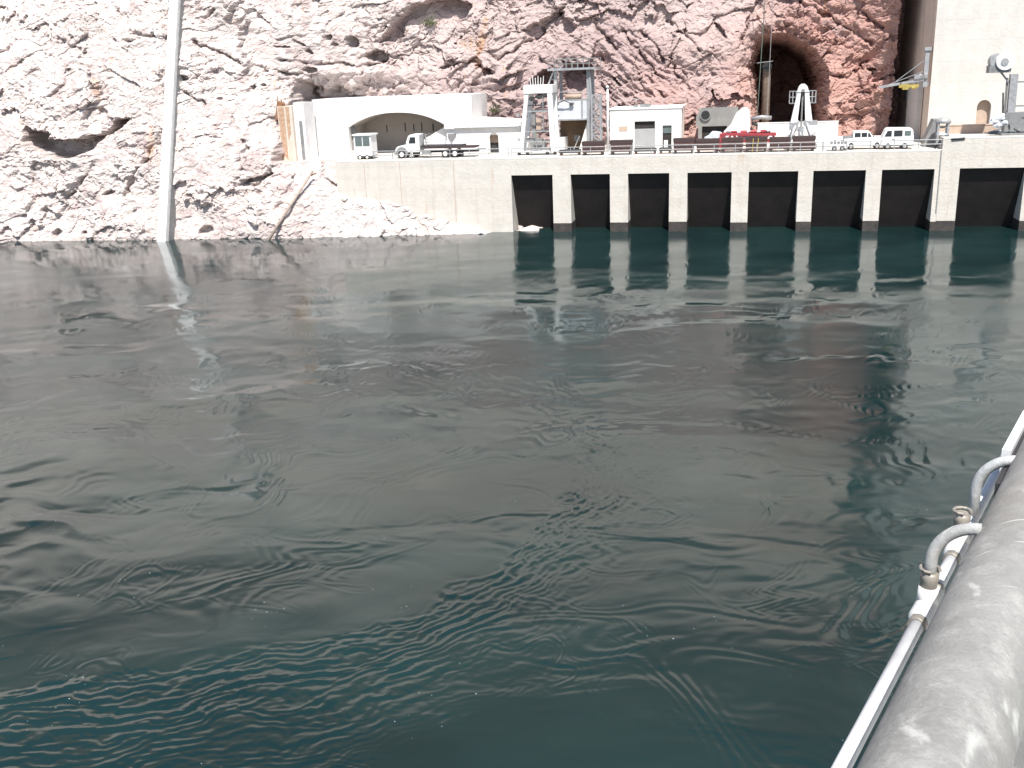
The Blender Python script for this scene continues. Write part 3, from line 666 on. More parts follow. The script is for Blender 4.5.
# ------------------------------------------------------------------ white building with roller door
gx = at(610, 150, 9.5)[0]; B = thing('roller_door_building', 'small white building with a grey roller door, right of the lamp post', 'building', gx, 9.5, DK)
wB2 = at(681, 150, 9.5)[0]-gx; hB = at(645, 109, 9.5)[1]-DK
def lo(x, y, v, gx_): u, z = at(x, y, v); return u-gx_, z-DK
da, za_ = lo(634.5, 121.5, 9.5, gx); db, _ = lo(655, 121.5, 9.5, gx)
wa, wz1 = lo(662.5, 125.5, 9.5, gx); wb, wz0 = lo(671.5, 146, 9.5, gx)
m = MB(); m.box(0, da, 0, .3, -.3, hB); m.box(da, db, 0, .3, za_, hB); m.box(db, wa, 0, .3, -.3, hB); m.box(wa, wb, 0, .3, wz1, hB); m.box(wb, wB2, 0, .3, -.3, hB)
m.box(0, .3, .3, 7, -.3, hB); m.box(wB2-.3, wB2, .3, 7, -.3, hB); m.box(.3, wB2-.3, 6.7, 7, -.3, hB); m.build('wall', M['limec'], B)
MB().box(-.12, wB2+.12, -.12, 7.1, hB, hB+.18).build('roof', M['limec'], B)
m = MB(); zt_ = za_-1.0; k = 0
z = 0
while z < zt_-.01: m.box(da, db, .18, .24, z, min(z+.2, zt_)); m.box(da, db, .2, .26, z, z+.22); z += .22
m.build('roller_door', M['door'], B)
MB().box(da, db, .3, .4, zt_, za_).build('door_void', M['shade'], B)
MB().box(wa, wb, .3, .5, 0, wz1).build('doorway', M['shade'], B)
MB().box(wa+.05, wb-.05, .2, .28, wz1-1.0, wz1-.08).build('window', M['win'], B)
MB().box(wa+.2, wa+.7, .1, .3, .1, 1.1).build('white_drum', M['white'], B)
va, vz1 = lo(619, 126.5, 9.5, gx); vb, vz0 = lo(627.5, 131, 9.5, gx)
MB().box(va, vb, -.05, 0, vz0, vz1).build('vent', M['tan'], B)
m = MB(); m.box(3.9, 5.2, 1, 2, hB+.18, hB+.6); m.box(2.9, 3.4, 2, 3, hB+.18, hB+.45); m.build('roof_unit', M['grey'], B)
m = MB()
for k in range(8): m.bar((.3+k*(wB2-.6)/7, 6, hB+.18), (.3+k*(wB2-.6)/7, 6, hB+1.1), .05)
m.bar((.3, 6, hB+1.1), (wB2-.3, 6, hB+1.1), .05); m.build('roof_rail', M['galv'], B)
MB().tube([(wB2+.25, .1, 0), (wB2+.25, .1, hB)], .08, 6).build('downpipe', M['tan'], B)

# grey annexe with a round hole
gx = at(698, 140, 12)[0]; B = thing('grey_annexe', 'pale grey concrete annexe with a round black vent hole and sloped white end', 'building', gx, 12, DK)
def pl(x, y): u, z = at(x, y, 12); return (u-gx, z-DK)
da, dz = pl(702, 126.5); db, _ = pl(727, 126.5); wR = pl(738, 110)[0]; hA = pl(716, 109)[1]
m = MB(); m.prism([(-.3, dz), (-.3, dz+1.3), (.15, hA), (wR, hA+.1), (wR, dz)], 0, .5); m.box(0, da, 0, .5, -.3, dz); m.box(db, wR, 0, .5, -.3, dz); m.box(0, wR, 5, 5.4, 0, hA); m.box(0, .3, .5, 5, 0, hA)
m.build('wall', mat('grey_annexe_wall', (.26, .25, .235), .9, 0, .12, .8), B)  # even mid-grey wall, darker than the white sloped end
c = pl(705.5, 115); MB().tube([(c[0], -.25, c[1]), (c[0], .02, c[1])], .72, 20).build('vent_ring', M['grey'], B)
MB().tube([(c[0], -.28, c[1]), (c[0], -.2, c[1])], .56, 20).build('vent_hole', M['black'], B)
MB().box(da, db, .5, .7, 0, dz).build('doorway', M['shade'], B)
MB().prism([pl(*p) for p in [(724, 142), (750, 142), (750, 111), (747, 107), (742, 107.5), (736, 113), (731, 124), (724, 131)]], -1.2, -.05).build('sloped_end', M['limec'], B)
m = MB()
for k, (x, y, s) in enumerate([(711, 140, .9), (716, 137, 1.1), (721, 138, .9), (709, 144, .7)]):
    c = at(x, y, 9); m.blob((c[0], 0, c[1]-DK), (s, .8, s*.75), 30+k, 2, .12)
o = m.build('tarp_heap', mat('pale_blue_tarp', (.55, .6, .66), .7), None); o.matrix_world = Matrix.Translation(W(0, 9, DK)) @ Matrix.Rotation(ANG, 4, 'Z'); tag(o, 'lumpy pale blue-white tarpaulin heap behind the left end of the red frame', 'tarpaulin')

# white block wall before the tunnel
gx = at(757, 150, 12)[0]; w2 = at(837, 150, 12)[0]-gx
B = thing('barrier_wall', 'white solid wall standing across the foot of the rock tunnel', 'wall', gx, 12.3, DK)
m = MB(); hw = at(790, 123, 12)[1]-DK
MB().box(0, w2, 0, .5, -.2, hw).build('wall', M['limec'], B); MB().box(-.05, w2+.05, -.06, .56, hw, hw+.1).build('cap', M['limec'], B)
MB().box(w2, w2+7.5, .1, .4, -.2, .9).build('low_extension', M['limec'], B)

# ------------------------------------------------------------------ brown steel bins
def bin_(L_):
    t = thing('steel_bin', 'x', 'bin', 0, 1.4, DK)
    MB().box(.05, L_-.05, .05, 1.55, .35, 1.35).build('body', M['brown'], t)
    m = MB(); m.box(0, L_, 0, 1.6, 1.35, 1.75); m.build('rim', M['browntop'], t)
    for x in (.15, L_-.4):
        MB().box(x, x+.25, .1, 1.5, 0, .35).build('foot', M['dark'], t)
    MB().box(.05, L_-.05, .02, .048, .75, .9).build('rib', M['browntop'], t)
    return t
proto = bin_(2.75)
labs = ['brown steel bin in front of the lattice mast, leftmost of the bins', 'brown steel bin under the small vent of the white building', 'brown steel bin at the right corner of the white roller-door building',
        'brown steel bin in front of the grey annexe doorway', 'brown steel bin under the left part of the red frame', 'brown steel bin under the right part of the red frame', 'brown steel bin between the red frame and the white mast', 'brown steel bin right of the white mast, rightmost of the bins']
for i, (x0_, x1_) in enumerate([(582, 604), (610, 632), (673, 694), (696, 719), (721, 743), (745, 767), (769, 790), (792, 815)]):
    t = proto if i == 0 else copy_tree(proto)
    u_ = at(x0_, 155, 1.5)[0]; t.location = W(u_, 1.4, DK); t.rotation_euler = (0, 0, ANG); t.scale = ((at(x1_, 155, 1.5)[0]-u_)/2.75, 1, .97 + .04*(i % 3))
    t['label'] = labs[i]; t['group'] = 'brown bins along the deck railing'
# dark skids / pallets between
for i, (x0_, x1_, lab) in enumerate([(559, 580, 'dark low steel skid on the deck beneath the brown hopper'), (634, 656, 'dark low steel skid on the deck before the roller door'), (659, 671, 'short dark steel skid on the deck before the narrow doorway')]):
    u_ = at(x0_, 155, 2)[0]; w_ = at(x1_, 155, 2)[0]-u_
    t = thing('steel_skid', lab, 'skid', u_, 2, DK); MB().box(0, w_, 0, 1.2, .3, .7).build('deck', M['dark'], t); 
    for x in (0.1, w_-.3): MB().box(x, x+.2, 0, 1.2, 0, .3).build('runner', M['brown'], t)

# ------------------------------------------------------------------ red frame trailer
gx = at(716, 150, 4)[0]; T = thing('red_frame', 'red steel lattice frame lying above the brown bins', 'steel frame', gx, 4, DK)
wR = at(778, 150, 4)[0]-gx; hR = at(745, 134, 4)[1]-DK
m = MB()
for y in (0, 1.8): m.bar((.6, y, hR), (wR-.3, y, hR-.15), .28); m.bar((0, y, 1.2), (wR, y, 1.1), .3)
m.build('chord', M['red'], T)
for y in (0, 1.8):
    m = MB()
    for k in range(9):
        x = .4+k*(wR-.6)/9; x2 = .4+(k+1)*(wR-.6)/9; m.bar((x, y, 1.2 if k % 2 else hR), (x2, y, hR if k % 2 else 1.2), .16)
    m.build('lacing', M['red'], T)
m = MB(); m.prism([(-.1, .5), (.7, .5), (1.2, hR), (.5, hR)], -.1, 1.9); m.build('end_plate', M['red'], T)
MB().box(wR*.52, wR*.78, .2, 1.6, 1.1, hR-.2).build('winch_house', M['red'], T)
MB().box(wR*.34, wR*.48, .2, 1.6, 1.2, 2.0).build('white_box', M['white'], T)
MB().tube([(1.2, .9, hR+.25), (wR-1, .9, hR+.2)], [.1, .22], 8).build('boom_tube', M['red'], T)
m = MB()
for k in range(5): m.blob((1.5+k*1.2, .9, hR+.25), (.35, .5, .18), 60+k, 1, .3)
m.build('cable_coil', M['offw'], T)
for x in (.8, wR*.5, wR-.8): MB().box(x-.15, x+.15, .2, 1.6, 0, 1.1).build('support', M['brown'], T)
for x in (752, 757):
    u_ = at(x, 155, 1)[0]
    t = thing('yellow_prop', 'thin yellow prop at the railing under the red frame, %s one' % ('left' if x == 752 else 'right'), 'prop', u_, .9, DK); MB().bar((0, 0, 0), (.1, .1, 1.7), .09).build('pole', M['yellow'], t); MB().box(-.12, .12, -.12, .12, 0, .05).build('foot_plate', M['yellow'], t)

# ------------------------------------------------------------------ white lifting mast with twin cages
gx = at(800, 150, 6)[0]; T = thing('lifting_mast', 'white lifting mast with two wire cages, standing before the dark rock tunnel', 'lift', gx, 6, DK)
zq = lambda y: at(800, y, 6)[1]-DK
h_, hc0, hc1, hb = zq(84), zq(103), zq(91), zq(122)
m = MB()
m.prism([(-1.3, hb), (-.5, hb), (-.2, hc1+.2), (-.62, hc1)], -.5, .5); m.prism([(.45, hb), (1.3, hb), (.68, hc1), (.2, hc1+.2)], -.5, .5)
m.build('twin_boom', M['white'], T)
MB().prism([(-.7, hc1-.1), (.7, hc1-.1), (.5, h_-.3), (.2, h_), (-.2, h_), (-.5, h_-.3)], -.6, .6).build('head', M['white'], T)
MB().tube([(0, -.65, h_-.75), (0, -.55, h_-.75)], .2, 12).build('sheave', M['grey'], T)
MB().box(-.09, .09, -.3, .3, 2.2, hc1).build('cylinder', M['grey'], T)
for s in (-1, 1):
    m = MB(); xa, xb = s*.75, s*1.55
    for x in (xa, (xa+xb)/2, xb):
        for y in (-.45, .45): m.bar((x, y, hc0), (x, y, hc1), .08)
    for z in (hc0, (hc0+hc1)/2, hc1):
        for y in (-.45, .45): m.bar((xa, y, z), (xb, y, z), .07)
        m.bar((xb, -.45, z), (xb, .45, z), .07)
    m.box(min(xa, xb), max(xa, xb), -.45, .45, hc0-.08, hc0); m.build('cage', M['galv'], T)
for sx in (-1, 1):
    for sy in (-1, 1):
        MB().tube([(sx*.5, sy*.3, hb+.2), (sx*1.2, sy*.9, hb*.45), (sx*1.5, sy*1.2, 0)], [.26, .18, .13], 8).build('leg', M['galv'], T)
m = MB(); rr_ = random.Random(5)
for k in range(14): 
    a = Vector((rr_.uniform(-1.3, 1.3), rr_.uniform(-.8, .4), rr_.uniform(.8, hb))); m.bar(a, a+Vector((rr_.uniform(-.7, .7), rr_.uniform(-.3, .3), rr_.uniform(-1.2, 1.2))), .1)
m.build('hydraulic_links', M['galv'], T)
m = MB(); m.box(-1.4, -.4, -.7, .6, hb-.9, hb); m.box(.3, 1.9, -.6, .6, hb-.4, hb+.15); m.box(-.3, .3, -.6, .5, 1.2, 2.6); m.build('turntable', M['galv'], T)
MB().box(-1.9, 1.9, -1.4, 1.4, .1, .6).build('base_frame', M['grey'], T)

# ------------------------------------------------------------------ pickup and van
gx = at(846, 150, 2.2)[0]; LP = at(879, 150, 2.2)[0]-gx
P = thing('pickup_truck', 'white crew-cab pickup truck parked left of the white van', 'pickup truck', gx, 2.4, DK); k = LP/5.4
P.scale = (k*1.18, 1, 1.12)
MB().prism([(-.3, .45), (5.2, .45), (5.25, .95), (5.1, 1.12), (3.9, 1.22), (-.3, 1.15)], .1, 1.9).build('body', M['white'], P, .04)
c = MB().prism([(.9, 1.1), (3.9, 1.1), (3.2, 1.85), (2.9, 1.92), (1.05, 1.92), (.95, 1.8)], .2, 1.8).build('cab', M['white'], P, .04)
for a, b_ in ((1.15, 1.95), (2.1, 2.85)): MB().box(a, b_, .17, .2, 1.3, 1.75).build('window', M['glass'], c)
MB().prism([(3.0, 1.3), (3.5, 1.3), (3.15, 1.72), (3.0, 1.72)], .17, .2).build('quarter_window', M['glass'], c)
MB().prism([(3.92, 1.2), (3.96, 1.22), (3.28, 1.86), (3.24, 1.84)], .35, 1.65).build('windscreen', M['glass'], c)
MB().box(-.3, .85, .3, 1.7, 1.15, 1.4).build('cargo', M['grey'], P); MB().box(5.2, 5.35, .15, 1.85, .4, .7).build('bumper', M['galv'], P)
MB().box(5.1, 5.22, .2, .5, .8, 1.0).build('headlight', M['win'], P)
for x in (.7, 4.3): wheel(P, x, .03, .37, .37, .25, 'galv'); wheel(P, x, 1.72, .37, .37, .25, 'galv')
gx = at(881, 150, 1.8)[0]; LV = at(913, 150, 1.8)[0]-gx
P = thing('passenger_van', 'white boxy van with dark side windows parked beside the powerhouse', 'van', gx, 2.0, DK)
hv = at(897, 128, 2)[1]-DK
b_ = MB().prism([(0, .45), (LV, .45), (LV, 1.4), (LV-.12, hv-.3), (LV-.3, hv-.05), (.7, hv), (.45, hv-.15), (.1, 1.45)], 0, 2.0).build('body', M['white'], P, .06)
MB().prism([(.3, 1.5), (1.1, 1.5), (1.1, hv-.3), (.62, hv-.3)], -.03, .02).build('window', M['glass'], b_)
MB().box(1.35, 2.3, -.03, .02, 1.5, hv-.28).build('window', M['glass'], b_)
MB().box(2.55, LV-.35, -.03, .02, 1.55, hv-.35).build('window', M['win'], b_)
MB().box(-.1, LV+.1, .1, 1.9, .35, .6).build('bumper', M['galv'], P)
MB().box(1.2, 1.5, -.04, .0, 1.15, 1.22).build('handle', M['dark'], b_)
MB().box(LV-.05, LV+.02, .1, .35, 1.0, 1.4).build('tail_lamp', M['red'], P)
for x in (.75, LV-.95): wheel(P, x, -.03, .36, .36, .25, 'galv'); wheel(P, x, 1.8, .36, .36, .25, 'galv')
# equipment trailer to the left of the pickup
gx = at(827, 150, 3)[0]; P = thing('utility_trailer', 'low white trailer loaded with dark tools, left of the pickup', 'trailer', gx, 1.3, DK)
MB().box(0, 2.3, 0, 1.4, .45, .75).build('bed', M['white'], P); 
m = MB()
for k_ in range(5): m.box(.25+k_*.4, .5+k_*.4, .1, .5, .75, 1.15+.1*(k_ % 2))
m.build('tools', M['grey'], P)
for x in (.7, 1.6): wheel(P, x, -.05, .28, .28, .2, 'galv')

# ------------------------------------------------------------------ small stair tower and leaning shed by the joint
gx = at(936, 150, 2.5)[0]; P = thing('stair_tower', 'small grey steel stair tower with pale rounded top, at the wall joint', 'stair tower', gx, 2.2, DK)
hS = at(941, 119, 2.5)[1]-DK
for x in (0, 1.1):
    for y in (0, 1.1): MB().bar((x, y, 0), (x, y, hS-.3), .22).build('post', M['galv'], P)
for kk in range(4): MB().box(-.05, 1.15, -.05, 1.15, .8+kk*.75, .95+kk*.75).build('landing', M['offw' if kk % 2 else 'grey'], P)
MB().tube([(.55, .5, hS-.5), (.55, .5, hS-.1), (.55, .5, hS+.15)], [.9, .85, .4], 12).build('top_cap', M['galv'], P)
m = MB(); m.bar((-.1, -.1, .1), (1.2, -.1, 1.5), .14); m.bar((1.1, -.1, .2), (1.7, -.1, 1.3), .2); m.build('stair', M['dark'], P)
gx = at(925, 150, 4)[0]; P = thing('lean_to', 'grey lean-to steel shed between the van and the stair tower', 'shed', gx-.2, 4.4, DK)
MB().prism([(0, 0), (1.6, 0), (1.6, 3.2), (1.0, 3.2), (.2, .9)], 0, 2.2).build('body', M['grey'], P)
MB().box(1.62, 2.6, .2, 1.8, 0, 1.6).build('cabinet', M['offw'], P)
gx = at(943, 140, .3)[0]; P = thing('valve_gear', 'dark valve and pipe assembly on the wall joint at the railing end', 'valve', gx-.9, .35, DK)
m = MB(); m.tube([(0, 0, .2), (.7, 0, .9), (1.1, 0, 1.3)], .18, 8); m.build('pipe', M['dark'], P)
MB().blob((1.0, 0, .8), (.4, .3, .5), 3, 1, .2).build('valve_body', M['grey'], P)
MB().tube([(1.8, -.35, 1.15), (3.2, -.35, 1.25)], .12, 8).build('spout', M['dark'], P); MB().bar((1.0, 0, 1.2), (1.9, -.35, 1.2), .1).build('bracket', M['dark'], P)

# ------------------------------------------------------------------ jib crane on the powerhouse corner
J = thing('jib_crane', 'grey wall-mounted jib crane reaching left from the powerhouse corner', 'jib crane', 50.8, 10.6, DK)
zj = lambda x, y: at(x, y, 10.6)[1]-DK
zt2, zb2 = zj(928, 48), zj(924, 87)
MB().box(-.85, -.35, -.2, .3, zb2, zt2).build('mast', M['galv'], J)
m = MB(); m.box(-.35, 0, -.1, .2, zb2+.3, zb2+.5); m.box(-.35, 0, -.1, .2, zt2-.6, zt2-.4); m.box(-1.0, -.2, -.35, .45, zt2-.3, zt2+.1); m.build('bracket', M['galv'], J)
ue = at(879, 88, 10.6)[0]-50.8; ze = zj(879, 87.5); zs2 = zj(923, 79)
MB().bar((-.5, 0, zs2), (ue, .3, ze), .3).build('boom', M['galv'], J)
MB().bar((-.6, 0, zt2-1.2), (ue*.72, .2, (ze+zs2)/2), .07).build('stay', M['galv'], J); MB().bar((-.6, 0, zt2-2.6), (ue*.9, .2, ze+.1), .07).build('stay', M['galv'], J)
m = MB(); m.blob((-1.2, 0, zs2+.25), (.55, .4, .45), 9, 1, .2); m.box(-1.9, -1.4, -.2, .3, zs2, zs2+.5); m.blob((-.6, -.2, zs2+.3), (.3, .3, .5), 10, 1, .2); m.build('winch', M['galv'], J)
m = MB(); m.box(-3.6, -1.3, -.2, .3, zs2-.95, zs2-.6); m.box(-3.2, -2.5, -.25, .35, zs2-1.2, zs2-.55); m.blob((-1.9, 0, zs2-.9), (.4, .3, .35), 11, 1, .2); m.build('hoist', M['yellow'], J)
m = MB(); m.bar((-3.4, 0, zs2-.6), (-3.4, 0, zs2-.25), .1); m.bar((-1.6, 0, zs2-.7), (-1.6, 0, zs2-.1), .1); m.build('hanger', M['dark'], J)

# ------------------------------------------------------------------ grey crane with drum at the right
J = thing('drum_crane', 'grey crane with a round drum head, right of the arched doorway', 'crane', 58.4, 1.8, 10.75)
q = lambda x, y: (at(x, y, 1.8)[0]-58.4, at(x, y, 1.8)[1]-10.75)
c = q(1004, 61); d_ = MB().tube([(c[0], -.9, c[1]), (c[0], .8, c[1])], .98, 24).build('drum', M['white'], J)
MB().tube([(c[0]-.1, -.96, c[1]-.1), (c[0]-.1, -.9, c[1]-.1)], .42, 16).build('hub', M['galv'], d_)
MB().tube([(c[0]-.7, -.5, c[1]+.0), (c[0]-.7, .9, c[1]+.0)], .85, 20).build('rear_drum', M['galv'], J)
MB().box(c[0]-1.6, c[0]+.7, -.7, .9, c[1]-1.25, c[1]-.45).build('drum_cradle', M['grey'], J)
a, b_ = q(1014, 74), q(1010, 118)
MB().bar((a[0], 0, a[1]), (b_[0], 0, b_[1]), .8).build('mast', M['galv'], J)
MB().bar((a[0]-.6, .2, a[1]-.4), (b_[0]-.6, .2, b_[1]), .2).build('mast_rail', M['grey'], J)
MB().bar((a[0]-1.0, -.3, a[1]-2), (b_[0]-.9, -.3, b_[1]+.6), .16).build('ram', M['dark'], J)
MB().bar((c[0]-.2, 0, c[1]-1.2), (a[0]-.2, 0, a[1]-1.2), .2).build('arm', M['galv'], J)
for y in (82, 106): p = q(1018, y); MB().bar((p[0]-.4, .3, p[1]), (p[0]+5, .3, p[1]), .17).build('cross_arm', M['grey'], J)
p = q(1016, 112); MB().box(p[0]-1.2, p[0]+1.4, -.7, .8, .5, p[1]).build('housing', M['grey'], J)
m = MB()
for k, (x, y, s) in enumerate([(994, 120, .55), (1000, 117, .6), (997, 125, .5), (1004, 122, .5)]): p = q(x, y); m.blob((p[0], -.4, p[1]), (s, .4, s*.7), 20+k, 2, .2)
m.build('hose_heap', M['offw'], J)
m = MB(); rr_ = random.Random(8)
for k in range(12): a_ = Vector((rr_.uniform(-.8, 2), rr_.uniform(-.8, .2), rr_.uniform(.3, 2.2))); m.bar(a_, a_+Vector((rr_.uniform(-.8, .8), 0, rr_.uniform(-.5, .6))), .1)
m.build('linkage', M['dark'], J)
MB().box(-1, 5, -1, 1, 0, .3).build('base', M['grey'], J)
p0_ = at(988, 135, 5)[0]; P = thing('tarp_roll', 'long blue-grey covered bundle lying on the raised wall at the right', 'bundle', p0_, 4.6, 10.75)
MB().prism([(0, 0), (7, 0), (7, .95), (4, .8), (1, .45), (0, .2)], 0, .9).build('cover', M['blue'], P, .08); MB().box(.6, 6.5, -.05, .0, .32, .45).build('strap', M['offw'], P)

# ------------------------------------------------------------------ things on the cliff
# concrete rib running down to the water
tz = 36.0
def ribp(z):
    xa = 158.5 + (174.5-158.5)*(z+1)/(30.5+1)
    return -51.6+.13 + (at(167+8, 0, 4)[0]+48.6-3.1+.9)*0
lo_ = at(164, 239, -6.6); hi_ = at(171.5, 0, 5.0)
rb = thing('concrete_rib', 'tall narrow white concrete rib running straight down the cliff into the water', 'concrete rib', 0, 0, 0)
def rib_c(t): z = lo_[1]-1.5 + t*(48-lo_[1]); k_ = (z-lo_[1])/(hi_[1]-lo_[1]); return Vector((lo_[0]+(hi_[0]-lo_[0])*k_, -7.6+(5.2+7.6)*k_+.3, z))
m = MB(); a = rib_c(0); b_ = rib_c(1)
vs = []
for p_ in (a, b_):
    for dx, dy in ((-.62, 0), (.62, 0), (.62, 3.4), (-.62, 3.4)): vs.append(m.bm.verts.new((p_.x+dx, p_.y+dy, p_.z)))
for f in ((0, 1, 5, 4), (1, 2, 6, 5), (2, 3, 7, 6), (3, 0, 4, 7), (0, 3, 2, 1), (4, 5, 6, 7)): m.bm.faces.new([vs[i] for i in f])
m.build('shaft', M['limec'], rb)
m = MB()
vs = []
for p_ in (a, b_):
    for dx, dy in ((.63, .5), (.8, .5), (.8, 3.4), (.63, 3.4)): vs.append(m.bm.verts.new((p_.x+dx, p_.y+dy, p_.z)))
for f in ((0, 1, 5, 4), (1, 2, 6, 5), (2, 3, 7, 6), (3, 0, 4, 7), (0, 3, 2, 1), (4, 5, 6, 7)): m.bm.faces.new([vs[i] for i in f])
m.build('side_shade', M['grey'], rb)  # grey strip painting the shade on the rib's right face
# leaning pole
a = at(316, 170, .2); b_ = at(266, 238, -6.3)
P = thing('leaning_pole', 'weathered pole leaning diagonally on the rocks below the white building', 'pole', 0, 0, 0)
MB().tube([(b_[0], -6.6, b_[1]-.8), (a[0], -.9, a[1])], [.2, .16], 8).build('pole', M['wood'], P)
MB().tube([(a[0]-.3, -1.0, a[1]-.6), (a[0]+.4, -.7, a[1]-.3)], .1, 6).build('tie', M['rust'], P)
for i, (x, lab) in enumerate([(67, 'short dark stake at the water edge, far left')][:0]): pass
# thin rib under the left cave
a = at(94, 122, -3); b_ = at(95, 228, -6.5)
# cables and duct at the tunnel
T = thing('hanging_cable', 'long thin green cable hanging down across the tunnel mouth', 'cable', 0, 0, 0)
a = at(769, -60, 19); b_ = at(757, 119, 19); MB().tube([(a[0], 19, a[1]), (b_[0], 19, b_[1])], .055, 6).build('cable', mat('green_cable', (.12, .16, .13), .6), T)
p = at(757, 119, 19); m = MB(); m.tube([(p[0]-.8, 19, p[1]), (p[0]+.6, 18.8, p[1]+.25), (p[0]+1.9, 19, p[1]+.1)], .28, 8); m.build('hung_bundle', M['galv'], T)
m = MB(); m.tube([(p[0]-.6, 19, p[1]-.5), (p[0]+.9, 19.2, p[1]-1.1)], .22, 8); m.bar((p[0]-.7, 19, p[1]-.2), (p[0]-.5, 19, p[1]-3.0), .12); m.tube([(p[0]-.4, 19, p[1]-2.2), (p[0]+.8, 19, p[1]-1.3)], .14, 6); m.build('hook_gear', M['dark'], T)
T = thing('second_cable', 'thin pale cable hanging left inside the tunnel mouth', 'cable', 0, 0, 0)
a = at(776, -60, 22); b_ = at(767, 118, 22); MB().tube([(a[0], 22, a[1]), (b_[0], 22, b_[1])], .04, 6).build('cable', M['galv'], T)
a = at(757, 63, 22); b_ = at(773, 61, 22); MB().bar((a[0], 22, a[1]), (b_[0], 22, b_[1]), .08).build('spreader', M['galv'], T)
a = at(767, 68, 23.5); b_ = at(765, 123, 23.5); T = thing('vent_duct', 'tan vertical duct with a round black open end inside the rock tunnel', 'duct', a[0], 23.5, 0)
MB().tube([(b_[0]-a[0], 0, 8), (b_[0]-a[0], 0, a[1]-1.4), (0, -.1, a[1]-.5), (0, -.5, a[1])], .55, 14).build('duct', M['rust'] if False else mat('duct_skin', (.24, .18, .14), .8, 0, .2, 2), T)
MB().tube([(0, -1.0, a[1]+.15), (0, -.45, a[1]+.15)], .66, 18).build('duct_mouth', M['black'], T)
# shrubs
def shrub(x, y, v, s, lab, seed):
    u_, z_ = at(x, y, v); vv = cliff_v(u_, z_)-.1; u_, z_ = at(x, y, vv)
    t = thing('shrub', lab, 'shrub', u_, vv-.1, z_, 0, 'desert shrubs on the cliff')
    rr_ = random.Random(seed); m = MB()
    for k in range(260):
        d = Vector((rr_.gauss(0, .5), rr_.gauss(0, .4), abs(rr_.gauss(0, .5))))*s; n_ = Vector((rr_.uniform(-1, 1), rr_.uniform(-1, 1), rr_.uniform(-1, 1))).normalized()*.13*s
        w_ = n_.orthogonal().normalized()*.07*s
        m.bm.faces.new([m.bm.verts.new(d+n_), m.bm.verts.new(d+w_), m.bm.verts.new(d-n_), m.bm.verts.new(d-w_)])
    m.build('foliage', M['leaf'], t)
    m = MB()
    for k in range(5): m.tube([(0, .1, -.2*s), (rr_.uniform(-.5, .5)*s, -.1, rr_.uniform(.3, .8)*s)], [.05*s, .02*s], 5)
    m.build('stem', M['wood'], t)
shrub(430, 25, 22, 1.1, 'green shrub in the dark hollow above the arched building', 1)
shrub(495, 112, 17, .8, 'small green shrub on the rocks above the low shed', 2)
shrub(368, 196, 0, .5, 'tiny dry shrub on the rocks below the deck', 3)
# loose boulders at the foot of the wall
M['rock'] = bpy.data.materials['canyon_rock']
def boulder(x, y, v, s, lab, seed):
    u_, z_ = at(x, y, v); m = MB(); q_ = bmesh.ops.create_icosphere(m.bm, subdivisions=4, radius=1)
    rr_ = random.Random(seed); pl_ = [(Vector((rr_.gauss(0, 1), rr_.gauss(0, 1), rr_.gauss(0, 1))).normalized(), rr_.uniform(.55, .85)) for _ in range(14)]
    for v_ in m.bm.verts:
        d = v_.co.copy()
        for n_, h in pl_:
            k_ = d.dot(n_)
            if k_ > h: d -= n_*(k_-h)
        v_.co = Vector((d.x*s[0], d.y*s[1], d.z*s[2])) + Vector((rr_.uniform(-.02, .02),)*3)
    o = m.build('boulder', M['white_rock'], None); o.location = W(u_, v, z_); o.rotation_euler = (0, 0, ANG); tag(o, lab, 'boulder')
M['white_rock'] = mat('white_rock', (.62, .58, .56), .95, 0, .15, 1.3, .08, 4, col2=(.4, .33, .31))
boulder(527, 232, 1.6, (2.0, 1.2, .95), 'pale boulder awash in the leftmost dark bay', 4)
boulder(478, 234, -.9, (1.9, 1.1, .6), 'flat white boulder at the water edge below the low shed', 6)

# ------------------------------------------------------------------ near side: walkway and thick pipe railing
az = R(34.67); tv = Vector((math.sin(az), math.cos(az), 0)); nv = Vector((tv.y, -tv.x, 0)); C0 = Vector((0, 0, CAM_H))
def K(s, n, z): return C0 + tv*s + nv*n + Vector((0, 0, z))
def galv_material(name, base, spots):
    b = NB(name)
    n1 = b.noise(b.map((1, 1, 1)), 9, 8, .65); c = b.mix(b.rng(n1, .3, .7), tuple(k*.72 for k in base), base)
    c = b.mix(b.rng(b.noise(b.tc, 26, 6, .7), .45, .68, 0, .35), c, tuple(min(k*1.7, .8) for k in base))
    fine = b.noise(b.tc, 260, 4, .7); c = b.mix(b.rng(fine, .4, .75, 0, .4), c, tuple(k*.6 for k in base))
    c = b.mix(b.rng(b.noise(b.tc, 3.2, 4, .6), .5, .68, 0, .35), c, (.26, .235, .2))
    sp = b.rng(b.noise(b.n('ShaderNodeMapping', {'Vector': b.tc, 'Rotation': (0, 0, az+.3), 'Scale': (1, .55, 1)}).outputs[0], 17, 4, .5, .5), .6, .7, 0, spots*.8)
    c = b.mix(sp, c, (.8, .79, .76))
    sc = b.rng(b.noise(b.n('ShaderNodeMapping', {'Vector': b.tc, 'Rotation': (0, 0, az+.5), 'Scale': (3, 60, 10)}).outputs[0], 2, 3), .68, .74, 0, .5)
    c = b.mix(sc, c, (.7, .69, .66))
    b.t.links.new(c, b.b.inputs['Base Color']); b.b.inputs['Roughness'].default_value = .72; b.b.inputs['Metallic'].default_value = 0
    b.t.links.new(b.bump(b.noise(b.tc, 140, 7, .75), .002), b.b.inputs['Normal'])
    return b.m
M['pipe'] = galv_material('oxidised_galvanised_pipe', (.3, .295, .28), .5)
M['conduit'] = galv_material('conduit_steel', (.46, .47, .475), .25)
M['paintc'] = mat('white_painted_conduit', (.72, .73, .75), .5, 0, .1, 30)
